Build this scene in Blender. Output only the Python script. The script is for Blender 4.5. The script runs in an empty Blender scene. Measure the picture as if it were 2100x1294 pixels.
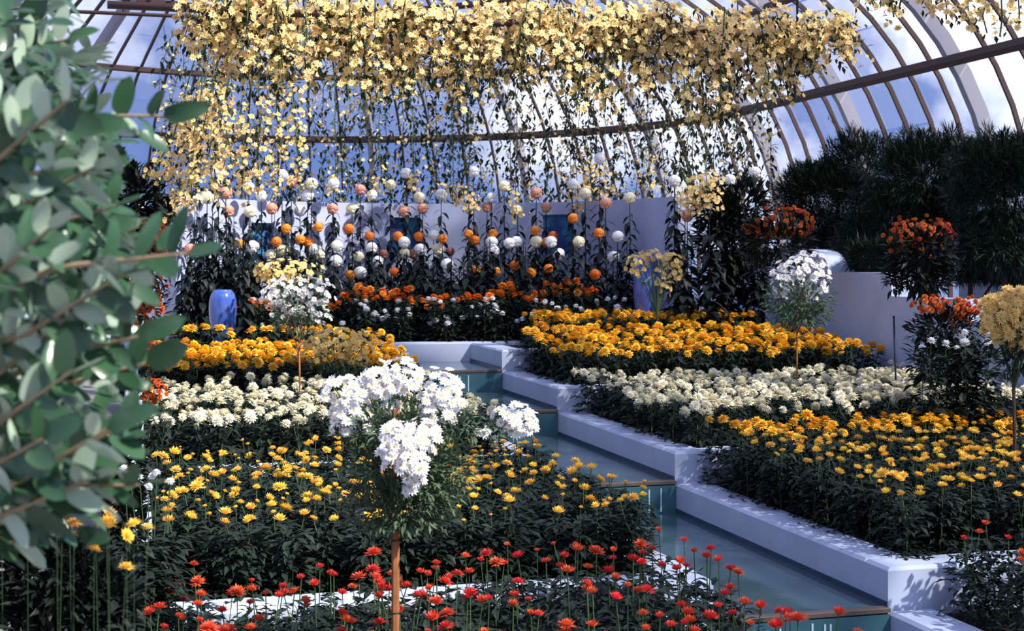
import bpy, math, random
import numpy as np
from mathutils import Vector, Matrix, Euler

random.seed(7)
rng = np.random.default_rng(7)
sc = bpy.context.scene
COL = sc.collection
PI = math.pi

# ------------------------------------------------------------------ camera
F = 2917.0            # focal length in pixels of the 2100 x 1294 frame
HOR = 536.5           # horizon row
CZ = 2.4              # eye height above the lowest path
PHI = 0.269           # the garden's axis turns this much to the left of the view
CP, SP = math.cos(PHI), math.sin(PHI)
cam = bpy.data.cameras.new('camera')
cam.sensor_width = 36.0
cam.lens = 36.0 * F / 2100.0
cam.shift_y = (HOR - 647.0) / 2100.0
cam.clip_end = 500
cam.dof.use_dof = True
cam.dof.focus_distance = 9.5
cam.dof.aperture_fstop = 5.0
camo = bpy.data.objects.new('camera', cam)
COL.objects.link(camo)
camo.location = (0, 0, CZ)
camo.rotation_euler = (PI / 2, 0, 0)
sc.camera = camo

# ------------------------------------------------------------------ sky, sun, exposure
CLX, CLY = 9.2, 8.3
w = bpy.data.worlds.new('World'); sc.world = w
w.use_nodes = True
nt = w.node_tree
for n in list(nt.nodes): nt.nodes.remove(n)
wo = nt.nodes.new('ShaderNodeOutputWorld'); bg = nt.nodes.new('ShaderNodeBackground')
tc = nt.nodes.new('ShaderNodeTexCoord'); sep = nt.nodes.new('ShaderNodeSeparateXYZ')
ramp = nt.nodes.new('ShaderNodeValToRGB'); noi = nt.nodes.new('ShaderNodeTexNoise')
cr = nt.nodes.new('ShaderNodeValToRGB'); mix = nt.nodes.new('ShaderNodeMix'); mix.data_type = 'RGBA'
nt.links.new(tc.outputs['Generated'], sep.inputs[0]); nt.links.new(sep.outputs['Z'], ramp.inputs[0])
e = ramp.color_ramp.elements
e[0].position = 0.0; e[0].color = (0.13, 0.22, 0.52, 1); e[1].position = 0.7; e[1].color = (0.10, 0.20, 0.58, 1)
noi.inputs['Scale'].default_value = 4.0; noi.inputs['Detail'].default_value = 6.0; noi.inputs['Roughness'].default_value = 0.55
mpg = nt.nodes.new('ShaderNodeMapping'); mpg.inputs['Location'].default_value = (CLX, CLY, 0.0)
nt.links.new(tc.outputs['Generated'], mpg.inputs['Vector']); nt.links.new(mpg.outputs[0], noi.inputs['Vector']); nt.links.new(noi.outputs['Fac'], cr.inputs[0])
cr.color_ramp.elements[0].position = 0.49; cr.color_ramp.elements[1].position = 0.62
nt.links.new(cr.outputs[0], mix.inputs['Factor']); nt.links.new(ramp.outputs[0], mix.inputs['A'])
mix.inputs['B'].default_value = (1.45, 1.48, 1.6, 1)
nt.links.new(mix.outputs['Result'], bg.inputs['Color']); bg.inputs["Strength"].default_value = 0.92
nt.links.new(bg.outputs[0], wo.inputs[0])

sun = bpy.data.lights.new('sun', 'SUN'); sun.energy = 6.0; sun.angle = math.radians(1.5); sun.color = (1.0, 0.94, 0.84)
suno = bpy.data.objects.new('sun', sun); COL.objects.link(suno)
SUN_TO = Vector((0.62, -0.42, 0.75)).normalized()
suno.rotation_euler = SUN_TO.to_track_quat('Z', 'Y').to_euler()

vs_ = sc.view_settings
vs_.view_transform = 'Standard'; vs_.look = 'None'; vs_.gamma = 1.0; vs_.use_curve_mapping = False
vs_.exposure = 0.45

# ------------------------------------------------------------------ coordinates
def uv(u, v, z=0.0):            # garden plan (u across, v along the channel), z above the eye
    return Vector((u * CP - v * SP, u * SP + v * CP, z + CZ))
def uvw(p):
    return (p[0] * CP + p[1] * SP, -p[0] * SP + p[1] * CP)
def px(x, y, D):
    return Vector(((x - 1050) / F * D, D, CZ + (HOR - y) / F * D))
def plane_at(x, D):
    return (x - 1050) / F * D
ROTG = PHI                      # z rotation of garden-aligned boxes

# ------------------------------------------------------------------ materials
def lin(c):
    return tuple(((v / 255.0) / 12.92 if v / 255.0 <= 0.04045 else ((v / 255.0 + 0.055) / 1.055) ** 2.4) for v in c)
MATS = {}
def mat(name, rgb, rough=0.6, var=0.0, hue=0.0, spec=0.3, noise=0.0, nscale=8.0, trans=0.0, back=None, bump=0.0, rgb2=None, coat=0.0):
    m = bpy.data.materials.new(name); m.use_nodes = True
    t = m.node_tree; N = t.nodes; L = t.links
    p = N['Principled BSDF']; out = N['Material Output']
    p.inputs['Roughness'].default_value = rough
    p.inputs['Specular IOR Level'].default_value = spec
    p.inputs['Coat Weight'].default_value = coat
    p.inputs['Coat Roughness'].default_value = 0.1
    c = N.new('ShaderNodeRGB'); c.outputs[0].default_value = (*lin(rgb), 1); col = c.outputs[0]
    if noise or rgb2 or bump:
        co = N.new('ShaderNodeTexCoord'); nz = N.new('ShaderNodeTexNoise')
        nz.inputs['Scale'].default_value = nscale; nz.inputs['Detail'].default_value = 5
        L.new(co.outputs['Object'], nz.inputs['Vector'])
    if rgb2:
        mx = N.new('ShaderNodeMix'); mx.data_type = 'RGBA'
        r = N.new('ShaderNodeValToRGB'); r.color_ramp.elements[0].position = 0.42; r.color_ramp.elements[1].position = 0.6
        L.new(nz.outputs['Fac'], r.inputs[0]); L.new(r.outputs[0], mx.inputs['Factor'])
        L.new(col, mx.inputs['A']); mx.inputs['B'].default_value = (*lin(rgb2), 1); col = mx.outputs['Result']
    if back:
        g = N.new('ShaderNodeNewGeometry'); mx = N.new('ShaderNodeMix'); mx.data_type = 'RGBA'
        L.new(g.outputs['Backfacing'], mx.inputs['Factor']); L.new(col, mx.inputs['A'])
        mx.inputs['B'].default_value = (*lin(back), 1); col = mx.outputs['Result']
    if var or hue:
        oi = N.new('ShaderNodeObjectInfo'); hs = N.new('ShaderNodeHueSaturation')
        ma = N.new('ShaderNodeMapRange'); ma.inputs[3].default_value = 1 - var; ma.inputs[4].default_value = 1 + var
        L.new(oi.outputs['Random'], ma.inputs[0]); L.new(ma.outputs[0], hs.inputs['Value'])
        mh = N.new('ShaderNodeMath'); mh.operation = 'MULTIPLY'; mh.inputs[1].default_value = 7.13
        fr = N.new('ShaderNodeMath'); fr.operation = 'FRACT'
        L.new(oi.outputs['Random'], mh.inputs[0]); L.new(mh.outputs[0], fr.inputs[0])
        m2 = N.new('ShaderNodeMapRange'); m2.inputs[3].default_value = 0.5 - hue; m2.inputs[4].default_value = 0.5 + hue
        L.new(fr.outputs[0], m2.inputs[0]); L.new(m2.outputs[0], hs.inputs['Hue'])
        L.new(col, hs.inputs['Color']); col = hs.outputs['Color']
    if noise:
        hs = N.new('ShaderNodeHueSaturation'); ma = N.new('ShaderNodeMapRange')
        ma.inputs[1].default_value = 0.3; ma.inputs[2].default_value = 0.7
        ma.inputs[3].default_value = 1 - noise; ma.inputs[4].default_value = 1 + noise
        L.new(nz.outputs['Fac'], ma.inputs[0]); L.new(ma.outputs[0], hs.inputs['Value']); L.new(col, hs.inputs['Color']); col = hs.outputs['Color']
    if bump:
        b = N.new('ShaderNodeBump'); b.inputs['Strength'].default_value = bump; b.inputs['Distance'].default_value = 0.02
        L.new(nz.outputs['Fac'], b.inputs['Height']); L.new(b.outputs[0], p.inputs['Normal'])
    L.new(col, p.inputs['Base Color'])
    if trans:
        tr = N.new('ShaderNodeBsdfTranslucent'); ms = N.new('ShaderNodeMixShader'); ms.inputs[0].default_value = trans
        L.new(col, tr.inputs['Color']); L.new(p.outputs[0], ms.inputs[1]); L.new(tr.outputs[0], ms.inputs[2]); L.new(ms.outputs[0], out.inputs[0])
    MATS[name] = m
    return m

M_plaster = mat('white_plaster', (178, 188, 212), 0.75, noise=0.07, nscale=3.0, bump=0.15)
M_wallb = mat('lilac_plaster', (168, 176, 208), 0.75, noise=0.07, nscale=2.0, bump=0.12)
M_lip = mat('wet_brown_lip', (92, 80, 74), 0.5, noise=0.2)
M_tide = mat('wet_plaster', (52, 72, 98), 0.35, noise=0.25, nscale=9)
M_soil = mat('dark_soil', (38, 30, 26), 0.95, noise=0.4, nscale=12, bump=0.6)
M_path = mat('grey_path', (120, 118, 120), 0.9, noise=0.2, nscale=3)
M_niche = mat('blue_niche', (42, 72, 142), 0.6, noise=0.2, nscale=4, rgb2=(50, 120, 160))
M_iron = mat('brown_iron', (72, 54, 52), 0.6, var=0.12)
M_paint = mat('grey_paint', (150, 149, 162), 0.55, var=0.08)
M_vase = mat('blue_glaze', (62, 92, 176), 0.16, spec=0.6, coat=0.8, noise=0.12, nscale=3)
M_wood = mat('stake_wood', (150, 96, 60), 0.7, noise=0.3, nscale=14)
M_dark = mat('dark_metal', (34, 34, 44), 0.5)
M_bark = mat('bark', (62, 46, 40), 0.85, noise=0.3)
M_twig = mat('pale_twig', (150, 130, 105), 0.7, noise=0.2)
M_stem = mat('green_stem', (62, 84, 52), 0.6, var=0.15)
M_leafd = mat('mum_leaf', (30, 44, 36), 0.6, var=0.28, trans=0.18)
M_leafb = mat('pompom_leaf', (26, 36, 36), 0.6, var=0.2, trans=0.1)
M_leafv = mat('vine_leaf', (48, 58, 38), 0.6, var=0.2, trans=0.2)
M_leafg = mat('grey_green_leaf', (88, 110, 84), 0.6, var=0.15, trans=0.2)
M_needle = mat('dark_needle', (29, 44, 33), 0.6, var=0.15)
M_fern = mat('dark_broad_leaf', (20, 30, 26), 0.55, var=0.15)
M_shrub = mat('glossy_leaf', (50, 84, 56), 0.25, var=0.28, hue=0.012, spec=0.6, back=(166, 188, 166), trans=0.12)
M_red = mat('red_petal', (218, 80, 58), 0.55, var=0.14, hue=0.012, trans=0.25)
M_yel = mat('golden_petal', (253, 210, 92), 0.55, var=0.08, hue=0.012, trans=0.25)
M_den = mat('amber_petal', (252, 198, 58), 0.55, var=0.10, hue=0.01, trans=0.15)
M_cre = mat('cream_petal', (246, 240, 214), 0.6, var=0.07, hue=0.01, trans=0.2)
M_whi = mat('white_petal', (246, 246, 248), 0.6, var=0.03, trans=0.2)
M_ora = mat('orange_petal', (236, 136, 44), 0.55, var=0.14, hue=0.012, trans=0.2)
M_rus = mat('rust_petal', (202, 96, 42), 0.6, var=0.15, hue=0.015, trans=0.2)
M_gar = mat('straw_yellow_petal', (250, 222, 156), 0.6, var=0.1, hue=0.012, trans=0.3)
M_eye = mat('tan_eye', (212, 170, 90), 0.8)
M_buff = mat('buff_petal', (245, 216, 140), 0.6, var=0.08, trans=0.2)
M_pea = mat('peach_petal', (232, 172, 148), 0.6, var=0.08, hue=0.012, trans=0.15)
M_mau = mat('mauve_brown_petal', (150, 98, 92), 0.6, var=0.08, trans=0.1)
M_pco = mat('apricot_petal', (238, 146, 58), 0.6, var=0.1, hue=0.012, trans=0.15)

def glass(name, opac, tint, rough=0.05):
    m = bpy.data.materials.new(name); m.use_nodes = True
    t = m.node_tree; N = t.nodes; L = t.links
    for n in list(N): N.remove(n)
    out = N.new('ShaderNodeOutputMaterial')
    tr = N.new('ShaderNodeBsdfTransparent'); tr.inputs[0].default_value = (*tint, 1)
    tl = N.new('ShaderNodeBsdfTranslucent'); tl.inputs[0].default_value = (0.85, 0.86, 0.9, 1)
    df = N.new('ShaderNodeBsdfDiffuse'); df.inputs[0].default_value = (0.6, 0.61, 0.66, 1)
    gl = N.new('ShaderNodeBsdfGlossy'); gl.inputs['Roughness'].default_value = rough
    a = N.new('ShaderNodeMixShader'); a.inputs[0].default_value = 0.35
    L.new(tl.outputs[0], a.inputs[1]); L.new(df.outputs[0], a.inputs[2])
    oi = N.new('ShaderNodeObjectInfo'); nz = N.new('ShaderNodeTexNoise'); co = N.new('ShaderNodeTexCoord')
    nz.inputs['Scale'].default_value = 1.3; nz.inputs['Detail'].default_value = 4
    L.new(co.outputs['Object'], nz.inputs['Vector'])
    ad = N.new('ShaderNodeMath'); ad.operation = 'ADD'; L.new(oi.outputs['Random'], ad.inputs[0]); L.new(nz.outputs['Fac'], ad.inputs[1])
    mr = N.new('ShaderNodeMapRange'); mr.inputs[1].default_value = 0.4; mr.inputs[2].default_value = 1.6
    mr.inputs[3].default_value = opac * 0.45; mr.inputs[4].default_value = opac * 1.5
    L.new(ad.outputs[0], mr.inputs[0])
    b = N.new('ShaderNodeMixShader'); L.new(mr.outputs[0], b.inputs[0]); L.new(tr.outputs[0], b.inputs[1]); L.new(a.outputs[0], b.inputs[2])
    c = N.new('ShaderNodeMixShader'); c.inputs[0].default_value = 0.04
    L.new(b.outputs[0], c.inputs[1]); L.new(gl.outputs[0], c.inputs[2]); L.new(c.outputs[0], out.inputs[0])
    return m
M_glass = glass('clear_glass', 0.06, (0.97, 0.98, 1.0))
M_wash = glass('whitewashed_glass', 0.17, (0.97, 0.98, 1.0))

def water_mat(name, rgb, bump, rough):
    m = mat(name, rgb, rough, spec=0.7, noise=0.15, nscale=2.5)
    t = m.node_tree; N = t.nodes; L = t.links; p = N['Principled BSDF']
    nz = N.new('ShaderNodeTexNoise'); nz.inputs['Scale'].default_value = 9; nz.inputs['Detail'].default_value = 3
    co = N.new('ShaderNodeTexCoord'); L.new(co.outputs['Object'], nz.inputs['Vector'])
    b = N.new('ShaderNodeBump'); b.inputs['Strength'].default_value = bump; b.inputs['Distance'].default_value = 0.01
    L.new(nz.outputs['Fac'], b.inputs['Height']); L.new(b.outputs[0], p.inputs['Normal'])
    return m
M_water = water_mat('channel_water', (66, 88, 98), 0.15, 0.10)
M_fall = water_mat('falling_water', (60, 98, 110), 0.5, 0.18)
M_foam = mat('foam', (190, 214, 218), 0.5)

# ------------------------------------------------------------------ geometry kit (triangles in numpy)
class G:
    def __init__(s, v=None, f=None):
        s.v = np.zeros((0, 3)) if v is None else np.asarray(v, float)
        s.f = np.zeros((0, 3), int) if f is None else np.asarray(f, int)
    def add(s, o):
        s.f = np.vstack([s.f, o.f + len(s.v)]); s.v = np.vstack([s.v, o.v]); return s
    def t(s, M):
        A = np.array(M); return G(s.v @ A[:3, :3].T + A[:3, 3], s.f)
    def scat(s, mats):
        if len(mats) == 0: return G()
        A = np.array([np.array(m) for m in mats]); n = len(s.v)
        V = np.einsum('kij,nj->kni', A[:, :3, :3], s.v) + A[:, None, :3, 3]
        Fs = s.f[None] + (np.arange(len(A)) * n)[:, None, None]
        return G(V.reshape(-1, 3), Fs.reshape(-1, 3))
def cat(gs):
    vs = [g.v for g in gs]; off = np.cumsum([0] + [len(v) for v in vs][:-1])
    return G(np.vstack(vs), np.vstack([g.f + o for g, o in zip(gs, off)]))
def mesh(name, g, m, smooth=True, slots=None):
    """g: one G, or a list of (G, material) which become material slots of one mesh"""
    me = bpy.data.meshes.new(name)
    if isinstance(g, list):
        parts = g
    else:
        parts = [(g, m)]
    allg = cat([p[0] for p in parts])
    nv, nf = len(allg.v), len(allg.f)
    me.vertices.add(nv); me.vertices.foreach_set('co', allg.v.astype(np.float32).ravel())
    me.loops.add(nf * 3); me.loops.foreach_set('vertex_index', allg.f.astype(np.int32).ravel())
    me.polygons.add(nf); me.polygons.foreach_set('loop_start', (np.arange(nf) * 3).astype(np.int32))
    mi = np.concatenate([np.full(len(p[0].f), k) for k, p in enumerate(parts)]).astype(np.int32)
    me.polygons.foreach_set('material_index', mi)
    for p in parts: me.materials.append(p[1])
    me.update(calc_edges=True)
    me.polygons.foreach_set('use_smooth', np.full(nf, bool(smooth)))
    return me
def obj(name, me, parent=None, loc=None, rot=None, scale=None):
    o = bpy.data.objects.new(name, me); COL.objects.link(o)
    if parent is not None: o.parent = parent
    if loc is not None: o.location = loc
    if rot is not None: o.rotation_euler = rot
    if scale is not None: o.scale = (scale,) * 3 if isinstance(scale, (int, float)) else scale
    return o
def tag(o, label=None, cat_=None, group=None, kind=None):
    if label: o['label'] = label
    if cat_: o['category'] = cat_
    if group: o['group'] = group
    if kind: o['kind'] = kind
    return o
def thing(name, loc, label, cat_, group=None, rot=0.0, scale=1.0):
    o = obj(name, None, None, loc, rot if isinstance(rot, (tuple, Euler)) else (0, 0, rot), scale)
    o.empty_display_size = 0.05
    return tag(o, label, cat_, group)

def box(x0, x1, y0, y1, z0, z1, bev=0.0):
    if bev <= 0:
        v = [(x, y, z) for z in (z0, z1) for y in (y0, y1) for x in (x0, x1)]
        q = [(0, 2, 3, 1), (4, 5, 7, 6), (0, 1, 5, 4), (2, 6, 7, 3), (0, 4, 6, 2), (1, 3, 7, 5)]
    else:
        b = bev
        rings = [(0, z0), (0, z1 - b), (b, z1)]
        v = []
        for d, z in rings:
            v += [(x0 + d, y0 + d, z), (x1 - d, y0 + d, z), (x1 - d, y1 - d, z), (x0 + d, y1 - d, z)]
        q = [(3, 2, 1, 0), (8, 9, 10, 11)]
        for k in (0, 4):
            for i in range(4):
                j = (i + 1) % 4; q.append((k + i, k + j, k + 4 + j, k + 4 + i))
    f = []
    for a, b_, c, d in q: f += [(a, b_, c), (a, c, d)]
    return G(v, f)
def tube(pts, rad, n=5, cap=True):
    pts = [Vector(p) for p in pts]; k = len(pts)
    if isinstance(rad, (int, float)): rad = [rad] * k
    V = []; Fc = []
    up = Vector((0.3, 0.2, 1)).normalized()
    for i, p in enumerate(pts):
        d = (pts[min(i + 1, k - 1)] - pts[max(i - 1, 0)])
        d = d.normalized() if d.length > 1e-9 else Vector((0, 0, 1))
        a = d.cross(up)
        if a.length < 1e-3: a = d.cross(Vector((1, 0, 0)))
        a.normalize(); b = d.cross(a)
        for j in range(n):
            t = 2 * PI * j / n
            V.append(p + (a * math.cos(t) + b * math.sin(t)) * rad[i])
    for i in range(k - 1):
        for j in range(n):
            a0 = i * n + j; a1 = i * n + (j + 1) % n
            Fc += [(a0, a1, a1 + n), (a0, a1 + n, a0 + n)]
    if cap:
        c0 = len(V); V.append(pts[0]); c1 = len(V); V.append(pts[-1])
        for j in range(n):
            Fc.append((c0, (j + 1) % n, j)); Fc.append((c1, (k - 1) * n + j, (k - 1) * n + (j + 1) % n))
    return G([tuple(p) for p in V], Fc)
def lathe(prof, n=24):
    V = []; Fc = []
    for r, z in prof:
        for j in range(n):
            t = 2 * PI * j / n; V.append((r * math.cos(t), r * math.sin(t), z))
    for i in range(len(prof) - 1):
        for j in range(n):
            a0 = i * n + j; a1 = i * n + (j + 1) % n
            Fc += [(a0, a1, a1 + n), (a0, a1 + n, a0 + n)]
    return G(V, Fc)
def ball(r, n=8, m=6, sz=1.0):
    g = lathe([(r * math.sin(PI * i / m), -r * sz * math.cos(PI * i / m)) for i in range(m + 1)], n)
    return g
def M4(loc=(0, 0, 0), rot=None, s=1.0, xdir=None, up=None):
    m = Matrix.Translation(loc)
    if rot is not None: m = m @ Euler(rot).to_matrix().to_4x4()
    if not isinstance(s, (int, float)): m = m @ Matrix.Diagonal((*s, 1))
    elif s != 1.0: m = m @ Matrix.Scale(s, 4)
    return m
def frame(loc, z, s=1.0, spin=0.0):
    """matrix whose +Z points along z"""
    q = Vector(z).to_track_quat('Z', 'Y')
    return Matrix.Translation(loc) @ q.to_matrix().to_4x4() @ Matrix.Rotation(spin, 4, 'Z') @ Matrix.Scale(s, 4)
def frame_x(loc, x, up=(0, 0, 1), s=1.0):
    x = Vector(x).normalized(); upv = Vector(up)
    y = upv.cross(x)
    if y.length < 1e-3: y = Vector((0, 1, 0)).cross(x)
    y.normalize(); z = x.cross(y)
    m = Matrix((x, y, z)).transposed().to_4x4()
    return Matrix.Translation(loc) @ m @ (Matrix.Scale(s, 4) if isinstance(s, (int, float)) else Matrix.Diagonal((*s, 1)))

# leaf along +X, folded and drooping
def leaf(L=1.0, W=0.4, fold=0.12, droop=0.2, seg=3):
    V = []; Fc = []
    for i in range(seg + 1):
        t = i / seg; x = L * t; wd = W * 0.5 * math.sin(PI * min(1, (t * 0.94 + 0.06)) ** 0.85) if i < seg else 0.0
        z = -droop * L * t * t
        V += [(x, -wd, z + fold * wd * 2), (x, 0, z), (x, wd, z + fold * wd * 2)]
    for i in range(seg):
        a = 3 * i
        Fc += [(a, a + 3, a + 4), (a, a + 4, a + 1), (a + 1, a + 4, a + 5), (a + 1, a + 5, a + 2)]
    return G(V, Fc)
def leaf_blunt(L=1.0, W=0.4, fold=0.12, droop=0.2, seg=7):
    V = []; Fc = []
    for i in range(seg + 1):
        t = i / seg; wd = W * .5 * max(0.0, 1 - abs(2 * (t ** .85) - 1) ** 2.4) ** .62
        z = -droop * L * t * t
        V += [(L * t, -wd, z + fold * wd * 2), (L * t, 0, z), (L * t, wd, z + fold * wd * 2)]
    for i in range(seg):
        a = 3 * i
        Fc += [(a, a + 3, a + 4), (a, a + 4, a + 1), (a + 1, a + 4, a + 5), (a + 1, a + 5, a + 2)]
    return G(V, Fc)
def petal(az, e0, e1, L, W, r0=0.1, z0=0.0):
    """a petal leaving the centre at elevation e0 and ending at e1"""
    pts = []; x, z = r0, z0
    for k, t in enumerate((0, 0.5, 1.0)):
        pts.append((x, z)); e_ = e0 + (e1 - e0) * t
        x += math.cos(e_) * L * 0.5; z += math.sin(e_) * L * 0.5
    (xa, za), (xb, zb), (xc, zc) = pts
    v = [(xa, -W * .22, za), (xa, W * .22, za), (xb, -W * .5, zb + .01), (xb, W * .5, zb + .01), (xc, 0, zc)]
    c, s = math.cos(az), math.sin(az)
    v = [(x_ * c - y_ * s, x_ * s + y_ * c, z_) for x_, y_, z_ in v]
    return G(v, [(0, 2, 3), (0, 3, 1), (2, 4, 3)])
def mum(rings, seed, jit=0.12, core=0.18):
    r = random.Random(seed); gs = []
    for n, e0, e1, L, W, r0, z0 in rings:
        a0 = r.uniform(0, 6.28)
        for k in range(n):
            gs.append(petal(a0 + 2 * PI * k / n + r.uniform(-.12, .12), e0 + r.uniform(-jit, jit), e1 + r.uniform(-jit, jit), L * r.uniform(.82, 1.12), W, r0, z0))
    if core: gs.append(ball(core, 6, 4, .7))
    return cat(gs)
R = math.radians
def cup(seed):      # half-open, petals standing up
    return mum([(13, R(14), R(66), .95, .36, .10, 0), (11, R(36), R(82), .9, .34, .08, .03), (8, R(62), R(90), .78, .3, .05, .05)], seed)
def cup_tight(seed):
    return mum([(11, R(25), R(85), .85, .36, .10, 0), (9, R(40), R(95), .80, .34, .08, .03), (6, R(65), R(95), .7, .3, .05, .05)], seed)
def wide(seed):     # open, shaggy
    return mum([(15, R(0), R(8), 1.0, .30, .10, 0), (13, R(20), R(32), .9, .30, .10, .05), (11, R(40), R(62), .75, .3, .08, .08), (7, R(65), R(85), .55, .3, .05, .1)], seed, .2)
def dome(seed):     # rounded decorative head
    return mum([(13, R(-25), R(-35), .85, .42, .12, .1), (13, R(5), R(-15), .9, .42, .12, .16), (12, R(30), R(5), .85, .42, .1, .22), (9, R(55), R(25), .65, .4, .06, .3), (6, R(80), R(50), .4, .36, .03, .36)], seed, .16, .34)
def daisy(seed, n=11):
    r = random.Random(seed)
    return mum([(n, R(12), R(-4), .88, .40, .12, 0), (n - 3, R(24), R(12), .7, .36, .1, .03)], seed, .15, 0)
def eye():
    return ball(.24, 7, 4, .55).t(M4((0, 0, .06)))
def incurve(seed, n=120):  # globe of incurving petals
    r = random.Random(seed); gs = [ball(.86, 10, 7, .95)]
    base = G([(-.05, -.10, -.02), (-.05, .10, -.02), (.12, -.13, .08), (.12, .13, .08), (.34, 0, .03)], [(0, 2, 3), (0, 3, 1), (2, 4, 3)])
    ms = []
    for k in range(n):
        z = 1 - 2 * (k + .5) / n; a = k * 2.39996; rr = math.sqrt(1 - z * z)
        p = Vector((rr * math.cos(a), rr * math.sin(a), z))
        tang = Vector((-z * math.cos(a), -z * math.sin(a), rr))
        if z < -.45: tang = -tang
        tang = (tang + Vector((r.uniform(-.4, .4), r.uniform(-.4, .4), 0))).normalized()
        zax = p; yax = zax.cross(tang).normalized(); xax = yax.cross(zax)
        m = Matrix((xax, yax, zax)).transposed().to_4x4()
        ms.append(Matrix.Translation(p * .88) @ m @ Matrix.Scale(r.uniform(.9, 1.25), 4))
    gs.append(base.scat(ms)); g = cat(gs); g.v[:, 2] *= .93
    return g
def bud(seed):
    return cat([ball(.5, 7, 5, 1.0).t(M4((0, 0, .4))), mum([(7, R(60), R(110), .8, .34, .2, .1)], seed, .1, 0)])

# ------------------------------------------------------------------ levels of the garden
ZT = {'0': -1.063, 'A': -1.319, 'B': -1.575, 'C': -1.831, 'D': -2.087}
V0, VA, VB, VC = 16.511, 14.27, 10.987, 7.60
VEND = 18.1
UR, UL = 4.427, 3.30            # inner faces of the channel walls
TW = 0.30
U_EAST, U_WEST = 8.6, 0.17     # side walls of the beds
SOIL = {k: z - 0.04 for k, z in ZT.items()}

def gbox(name, u0, u1, v0, v1, z0, z1, m, bev=0.012, parent=None):
    """box laid out in the garden's own axes; its origin is its base centre"""
    uc, vc = (u0 + u1) / 2, (v0 + v1) / 2
    g = box(u0 - uc, u1 - uc, v0 - vc, v1 - vc, 0, z1 - z0, bev)
    o = obj(name, mesh(name, g, m, smooth=False), None, uv(uc, vc, z0), (0, 0, ROTG))
    if parent is not None:
        o.parent = parent; o.matrix_parent_inverse = parent.matrix_world.inverted()
    return o
def struct(o, label=None):
    o['kind'] = 'structure'
    if label: o['label'] = label
    return o

floor = struct(obj('floor', mesh('floor', box(-40, 40, -12, 60, -0.3, 0.0).t(M4((0, 0, 0))), M_path, False), None, (0, 0, 0)), 'grey gravel floor of the glasshouse around the beds')

# stepped white walls: risers across, sections along the channel
wet_id = 0
def chan_wall(side, key, v0, v1, label):
    z = ZT[key]; u0, u1 = (UR, UR + TW) if side > 0 else (UL - TW, UL)
    o = struct(gbox('wall_channel', u0, u1, v0, v1, z - 0.75, z, M_plaster, 0.02), label)
    bpy.context.view_layer.update()
    zw = z - 0.239
    uu = (UR - 0.006, UR + 0.001) if side > 0 else (UL - 0.001, UL + 0.006)
    b = gbox('wet_band', uu[0], uu[1], v0 - .27, v1 - 0.002, zw - 0.1, zw + 0.035, M_tide, 0)
    b.parent = o; b.matrix_parent_inverse = Matrix.LocRotScale(o.location, o.rotation_euler, None).inverted()
    return o
def riser(side, key, v, label, uo=None):
    z = ZT[key]; nxt = {'0': 'A', 'A': 'B', 'B': 'C', 'C': 'D'}[key]
    if side > 0: u0, u1 = UR, (uo or U_EAST)
    else: u0, u1 = U_WEST, UL
    return struct(gbox('wall_terrace', u0, u1, v, v + 0.28, ZT[nxt] - 0.6, z, M_plaster, 0.02), label)
names = {'0': 'topmost', 'A': 'upper', 'B': 'middle', 'C': 'lower', 'D': 'lowest'}
for side, sn in ((1, 'right'), (-1, 'left')):
    chan_wall(side, '0', V0 + .28, VEND, f'white channel wall, topmost section, {sn} of the water')
    chan_wall(side, 'A', VA + .28, V0, f'white channel wall beside amber flowers, {sn} of the water')
    chan_wall(side, 'B', VB + .28, VA, f'white channel wall beside cream flowers, {sn} of the water')
    chan_wall(side, 'C', VC + .28, VB, f'white channel wall beside golden flowers, {sn} of the water')
    if side > 0: chan_wall(side, 'D', 3.4, VC, f'white channel wall beside red flowers, {sn} of the water')
    riser(side, '0', V0, f'white retaining wall behind the amber bed, {sn} of the water', 7.7)
    riser(side, 'A', VA, f'white retaining wall behind the cream bed, {sn} of the water')
    riser(side, 'B', VB, f'white retaining wall behind the golden bed, {sn} of the water')
    riser(side, 'C', VC, f'white retaining wall behind the red bed, {sn} of the water', 10.5)
chan_wall(-1, 'D', 3.4, VC, 'white channel wall beside red flowers, left of the water')
struct(gbox('wall_pool_end', UL - TW - .9, UR + TW + .9, VEND, VEND + .28, ZT['0'] - .7, ZT['0'] + .01, M_plaster, 0.02), 'white end wall of the channel below the dark planting')
# soil of every terrace
def soil(key, u0, u1, v0, v1, label):
    return struct(gbox('ground_soil', u0, u1, v0, v1, SOIL[key] - .5, SOIL[key], M_soil, 0), label)
for a, b, sn in ((UR + TW, U_EAST + 2, 'right'), (U_WEST, UL - TW, 'left')):
    soil('A', a, min(b, 8.55), VA + .28, V0, f'dark soil under amber flowers, {sn} of the water')
    soil('B', a, b, VB + .28, VA, f'dark soil under cream flowers, {sn} of the water')
    soil('C', a, b, VC + .28, VB, f'dark soil under golden flowers, {sn} of the water')
    soil('D', a, b, 3.4, VC, f'dark soil under red flowers, {sn} of the water')
struct(gbox('ground_soil', U_WEST - .3, UL - TW, V0 + .28, 24, SOIL['0'] - .5, SOIL['0'], M_soil, 0), 'dark soil of the top bed left of the channel')
struct(gbox('ground_soil', UR + TW, 8.55, V0 + .28, 24, SOIL['0'] - .5, SOIL['0'], M_soil, 0), 'dark soil of the top bed right of the channel')
struct(gbox('ground_soil', UL - TW, UR + TW, VEND + .28, 24, SOIL['0'] - .5, SOIL['0'], M_soil, 0), 'dark soil of the top bed behind the end wall')

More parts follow.
